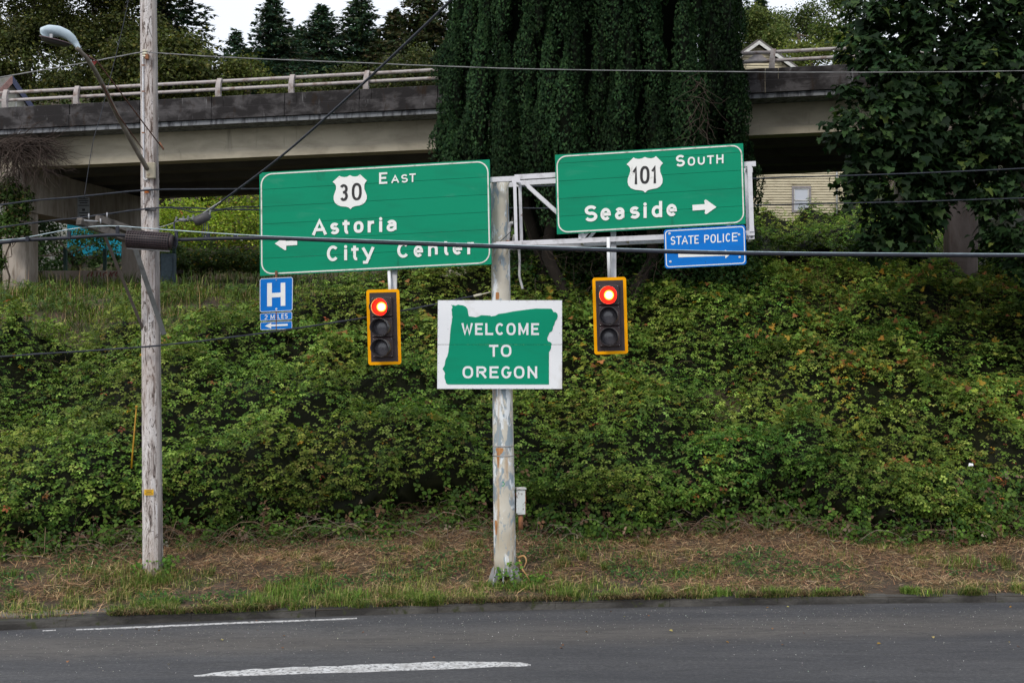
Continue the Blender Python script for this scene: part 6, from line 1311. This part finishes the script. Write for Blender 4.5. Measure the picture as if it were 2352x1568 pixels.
broadleaf('broadleaf_tree', 'pale green rounded tree above the gable of the yellow house', gz0(1740, 78), lobs([(1735, 55, 78, 45, .8), (1700, 90, 78, 50, .8), (1780, 95, 77, 42, .7), (1760, 60, 78, 40, .7)]), 9000, .17, [(.1, .13, .035), (.075, .11, .03), (.14, .16, .05)], [4, 3, 1], 231, group=BGT, clump=6)
conifer('spruce_tree', 'dark conifer top behind the pale green rounded tree', gz0(1745, 98), H0 + (CY + 12) / F * 98 - gz0(1745, 98)[2], 5, 60, SPC, [3, 2, 1], 233, BGT, z0=.3)
broadleaf('broadleaf_tree', 'darker tree behind the bridge, middle of the gap beside the maple', gz0(1835, 82), lobs([(1820, 60, 82, 42, .8), (1860, 50, 82, 40, .9), (1800, 90, 80, 40, .7), (1880, 90, 80, 45, .8)]), 9000, .17, [(.045, .07, .025), (.07, .095, .03), (.1, .12, .035)], [3, 3, 1], 235, group=BGT, clump=6)
broadleaf('broadleaf_tree', 'bright yellow-green shrub just behind the right railing', gz0(1850, 66), lobs([(1830, 125, 66, 36, .6), (1880, 130, 66, 45, .6), (1930, 120, 66, 45, .8), (1800, 145, 65, 30, .5)]), 6500, .15, [(.13, .16, .035), (.1, .13, .03), (.18, .19, .05)], [4, 3, 1], 237, group=BGT, clump=6)
broadleaf('broadleaf_tree', 'tall green tree whose crown meets the maple above the right railing', gz0(1930, 70), lobs([(1925, 40, 70, 50, 1.1), (1950, -30, 70, 60, 1.1), (1905, 90, 70, 40, .9), (1990, 20, 70, 60, 1), (1990, 110, 70, 50, .8)]), 11000, .16, [(.06, .095, .022), (.09, .125, .03), (.12, .15, .04)], [4, 3, 1], 239, group=BGT, clump=6)
for i, (px, d_, hh, lab) in enumerate(((1290, 84, 15, 'tree standing on the hill straight behind the huge dark evergreen, left of its middle'), (1480, 82, 15, 'tree standing on the hill straight behind the huge dark evergreen, right of its middle'))):
    g_ = gz0(px, d_); w_ = hh * .28
    rr_ = np.random.default_rng(300 + i); L = [(g_[0] + rr_.normal(0, w_ * .6), g_[1] + rr_.normal(0, w_ * .4), g_[2] + hh * rr_.uniform(.4, .9), w_ * .7, w_ * .7, w_ * .7) for _ in range(8)]
    broadleaf('broadleaf_tree', lab, g_, L, 2500, .3, OL, [4, 3, 3, 1], 310 + i, group=BGT)
# shrubs under and beyond the bridge
broadleaf('shrub', 'lime-green bushes seen under the bridge between wooden pole and Astoria sign', gz0(480, 58), lobs([(400, 540, 58, 50, .8), (470, 520, 59, 55, .8), (550, 530, 58, 60, .9), (610, 540, 58, 50, .9), (430, 490, 61, 50, .7), (530, 480, 62, 55, .7), (600, 480, 61, 50, .8), (380, 500, 60, 36, .8)]), 10500, .14, [(.2, .28, .025), (.14, .22, .025), (.28, .34, .045), (.3, .13, .04)], [4, 3, 2, .25], 401, cat='shrub', clump=5, trunk_r=.12)
broadleaf('shrub', 'darker bush with a few yellow leaves below the lime-green bushes', gz0(450, 54), lobs([(390, 610, 54, 36, .9), (450, 605, 54, 40, .8), (520, 600, 54, 42, .8), (585, 605, 54, 40, .8), (400, 575, 55, 26, .9)]), 9000, .12, [(.045, .08, .02), (.07, .11, .022), (.3, .22, .02)], [4, 3, .35], 403, cat='shrub', trunk_r=.1)
broadleaf('shrub', 'dark leafy shrub screening the turquoise building under the bridge', gz0(190, 58), lobs([(110, 560, 58, 40, .9), (115, 522, 54, 34, .9), (80, 500, 54, 30, .9), (160, 590, 57, 40, .8), (200, 545, 58, 42, .8), (240, 590, 58, 38, .8), (270, 540, 58, 40, .8), (120, 620, 56, 36, .7), (310, 580, 58, 32, 1), (70, 590, 57, 40, 1), (10, 580, 56, 50, 1.2)]), 6400, .15, [(.03, .06, .02), (.045, .085, .022)], [3, 2], 405, cat='shrub', trunk_r=.1, lift=.2)
broadleaf('shrub', 'feathery yellow-green fennel clump left of the rear bridge column', gz0(275, 43), lobs([(262, 676, 43, 32, .9), (300, 688, 42.5, 26, .8), (330, 680, 43, 22, .9)]), 7000, .075, [(.17, .24, .04), (.12, .19, .035), (.22, .25, .06)], [4, 3, 1], 407, cat='shrub', trunk_r=.03, tv=leaf_simple(.08, .05))
broadleaf('shrub', 'feathery fennel clump left of the rear column, nearest the left pier', gz0(110, 41), lobs([(120, 700, 41, 30, .7), (60, 715, 40.5, 28, .6), (180, 705, 41, 30, .6)]), 6000, .075, [(.13, .19, .035), (.1, .16, .03)], [4, 3], 409, cat='shrub', trunk_r=.03, tv=leaf_simple(.08, .05))
# dead vine mat and ivy on the left pier
vine = thing('dead_vine', BPt(BU(47, 1.3), .9, float(T(-15.5, 41))), 'tangle of dead brown vine stems hanging over the left pier of the bridge', 'vine')
r = np.random.default_rng(501); b = MB()
for j in range(520):
    px, py = r.uniform(-20, 95), r.uniform(318, 345); d_ = r.uniform(39.7, 40.6); p = U(px, py, d_); a = r.uniform(-2.9, -.1) if r.random() > .3 else r.uniform(-.6, .1); P = [p]; L = r.uniform(.6, 2.2) * (1.0 if px < 60 else .75)
    for k in range(6): a += r.normal(0, .35) - .05 * (1 if math.cos(a) > 0 else -1); p = p + Vector((math.cos(a) * L / 6, r.normal(0, .04), math.sin(a) * L / 6)); P.append(p)
    b.tube(P, np.linspace(r.uniform(.008, .018), .004, 7), 3, False)
v_ = b.build('stems', simple('dead_vine_stem', (.07, .05, .042), .9), vine); v_['kind'] = 'stuff'
lob = [((px - CX) / F * d_, d_, H0 + (CY - py) / F * d_, q / F * d_, .35, q / F * d_ * 1.1) for px, py, d_, q in ((22, 440, 40.6, 30), (40, 480, 40.6, 30), (18, 520, 40.5, 32), (50, 530, 40.6, 16), (60, 450, 40.8, 16), (-10, 600, 40.4, 20))]
broadleaf('ivy', 'green ivy climbing the left bridge pier below the dead vines', (lob[0][0], 40.6, float(T(lob[0][0], 40.6))), lob, 6500, .11, [(.045, .085, .022), (.07, .12, .025), (.13, .1, .04)], [4, 3, .8], 503, cat='ivy', trunk_r=.04)
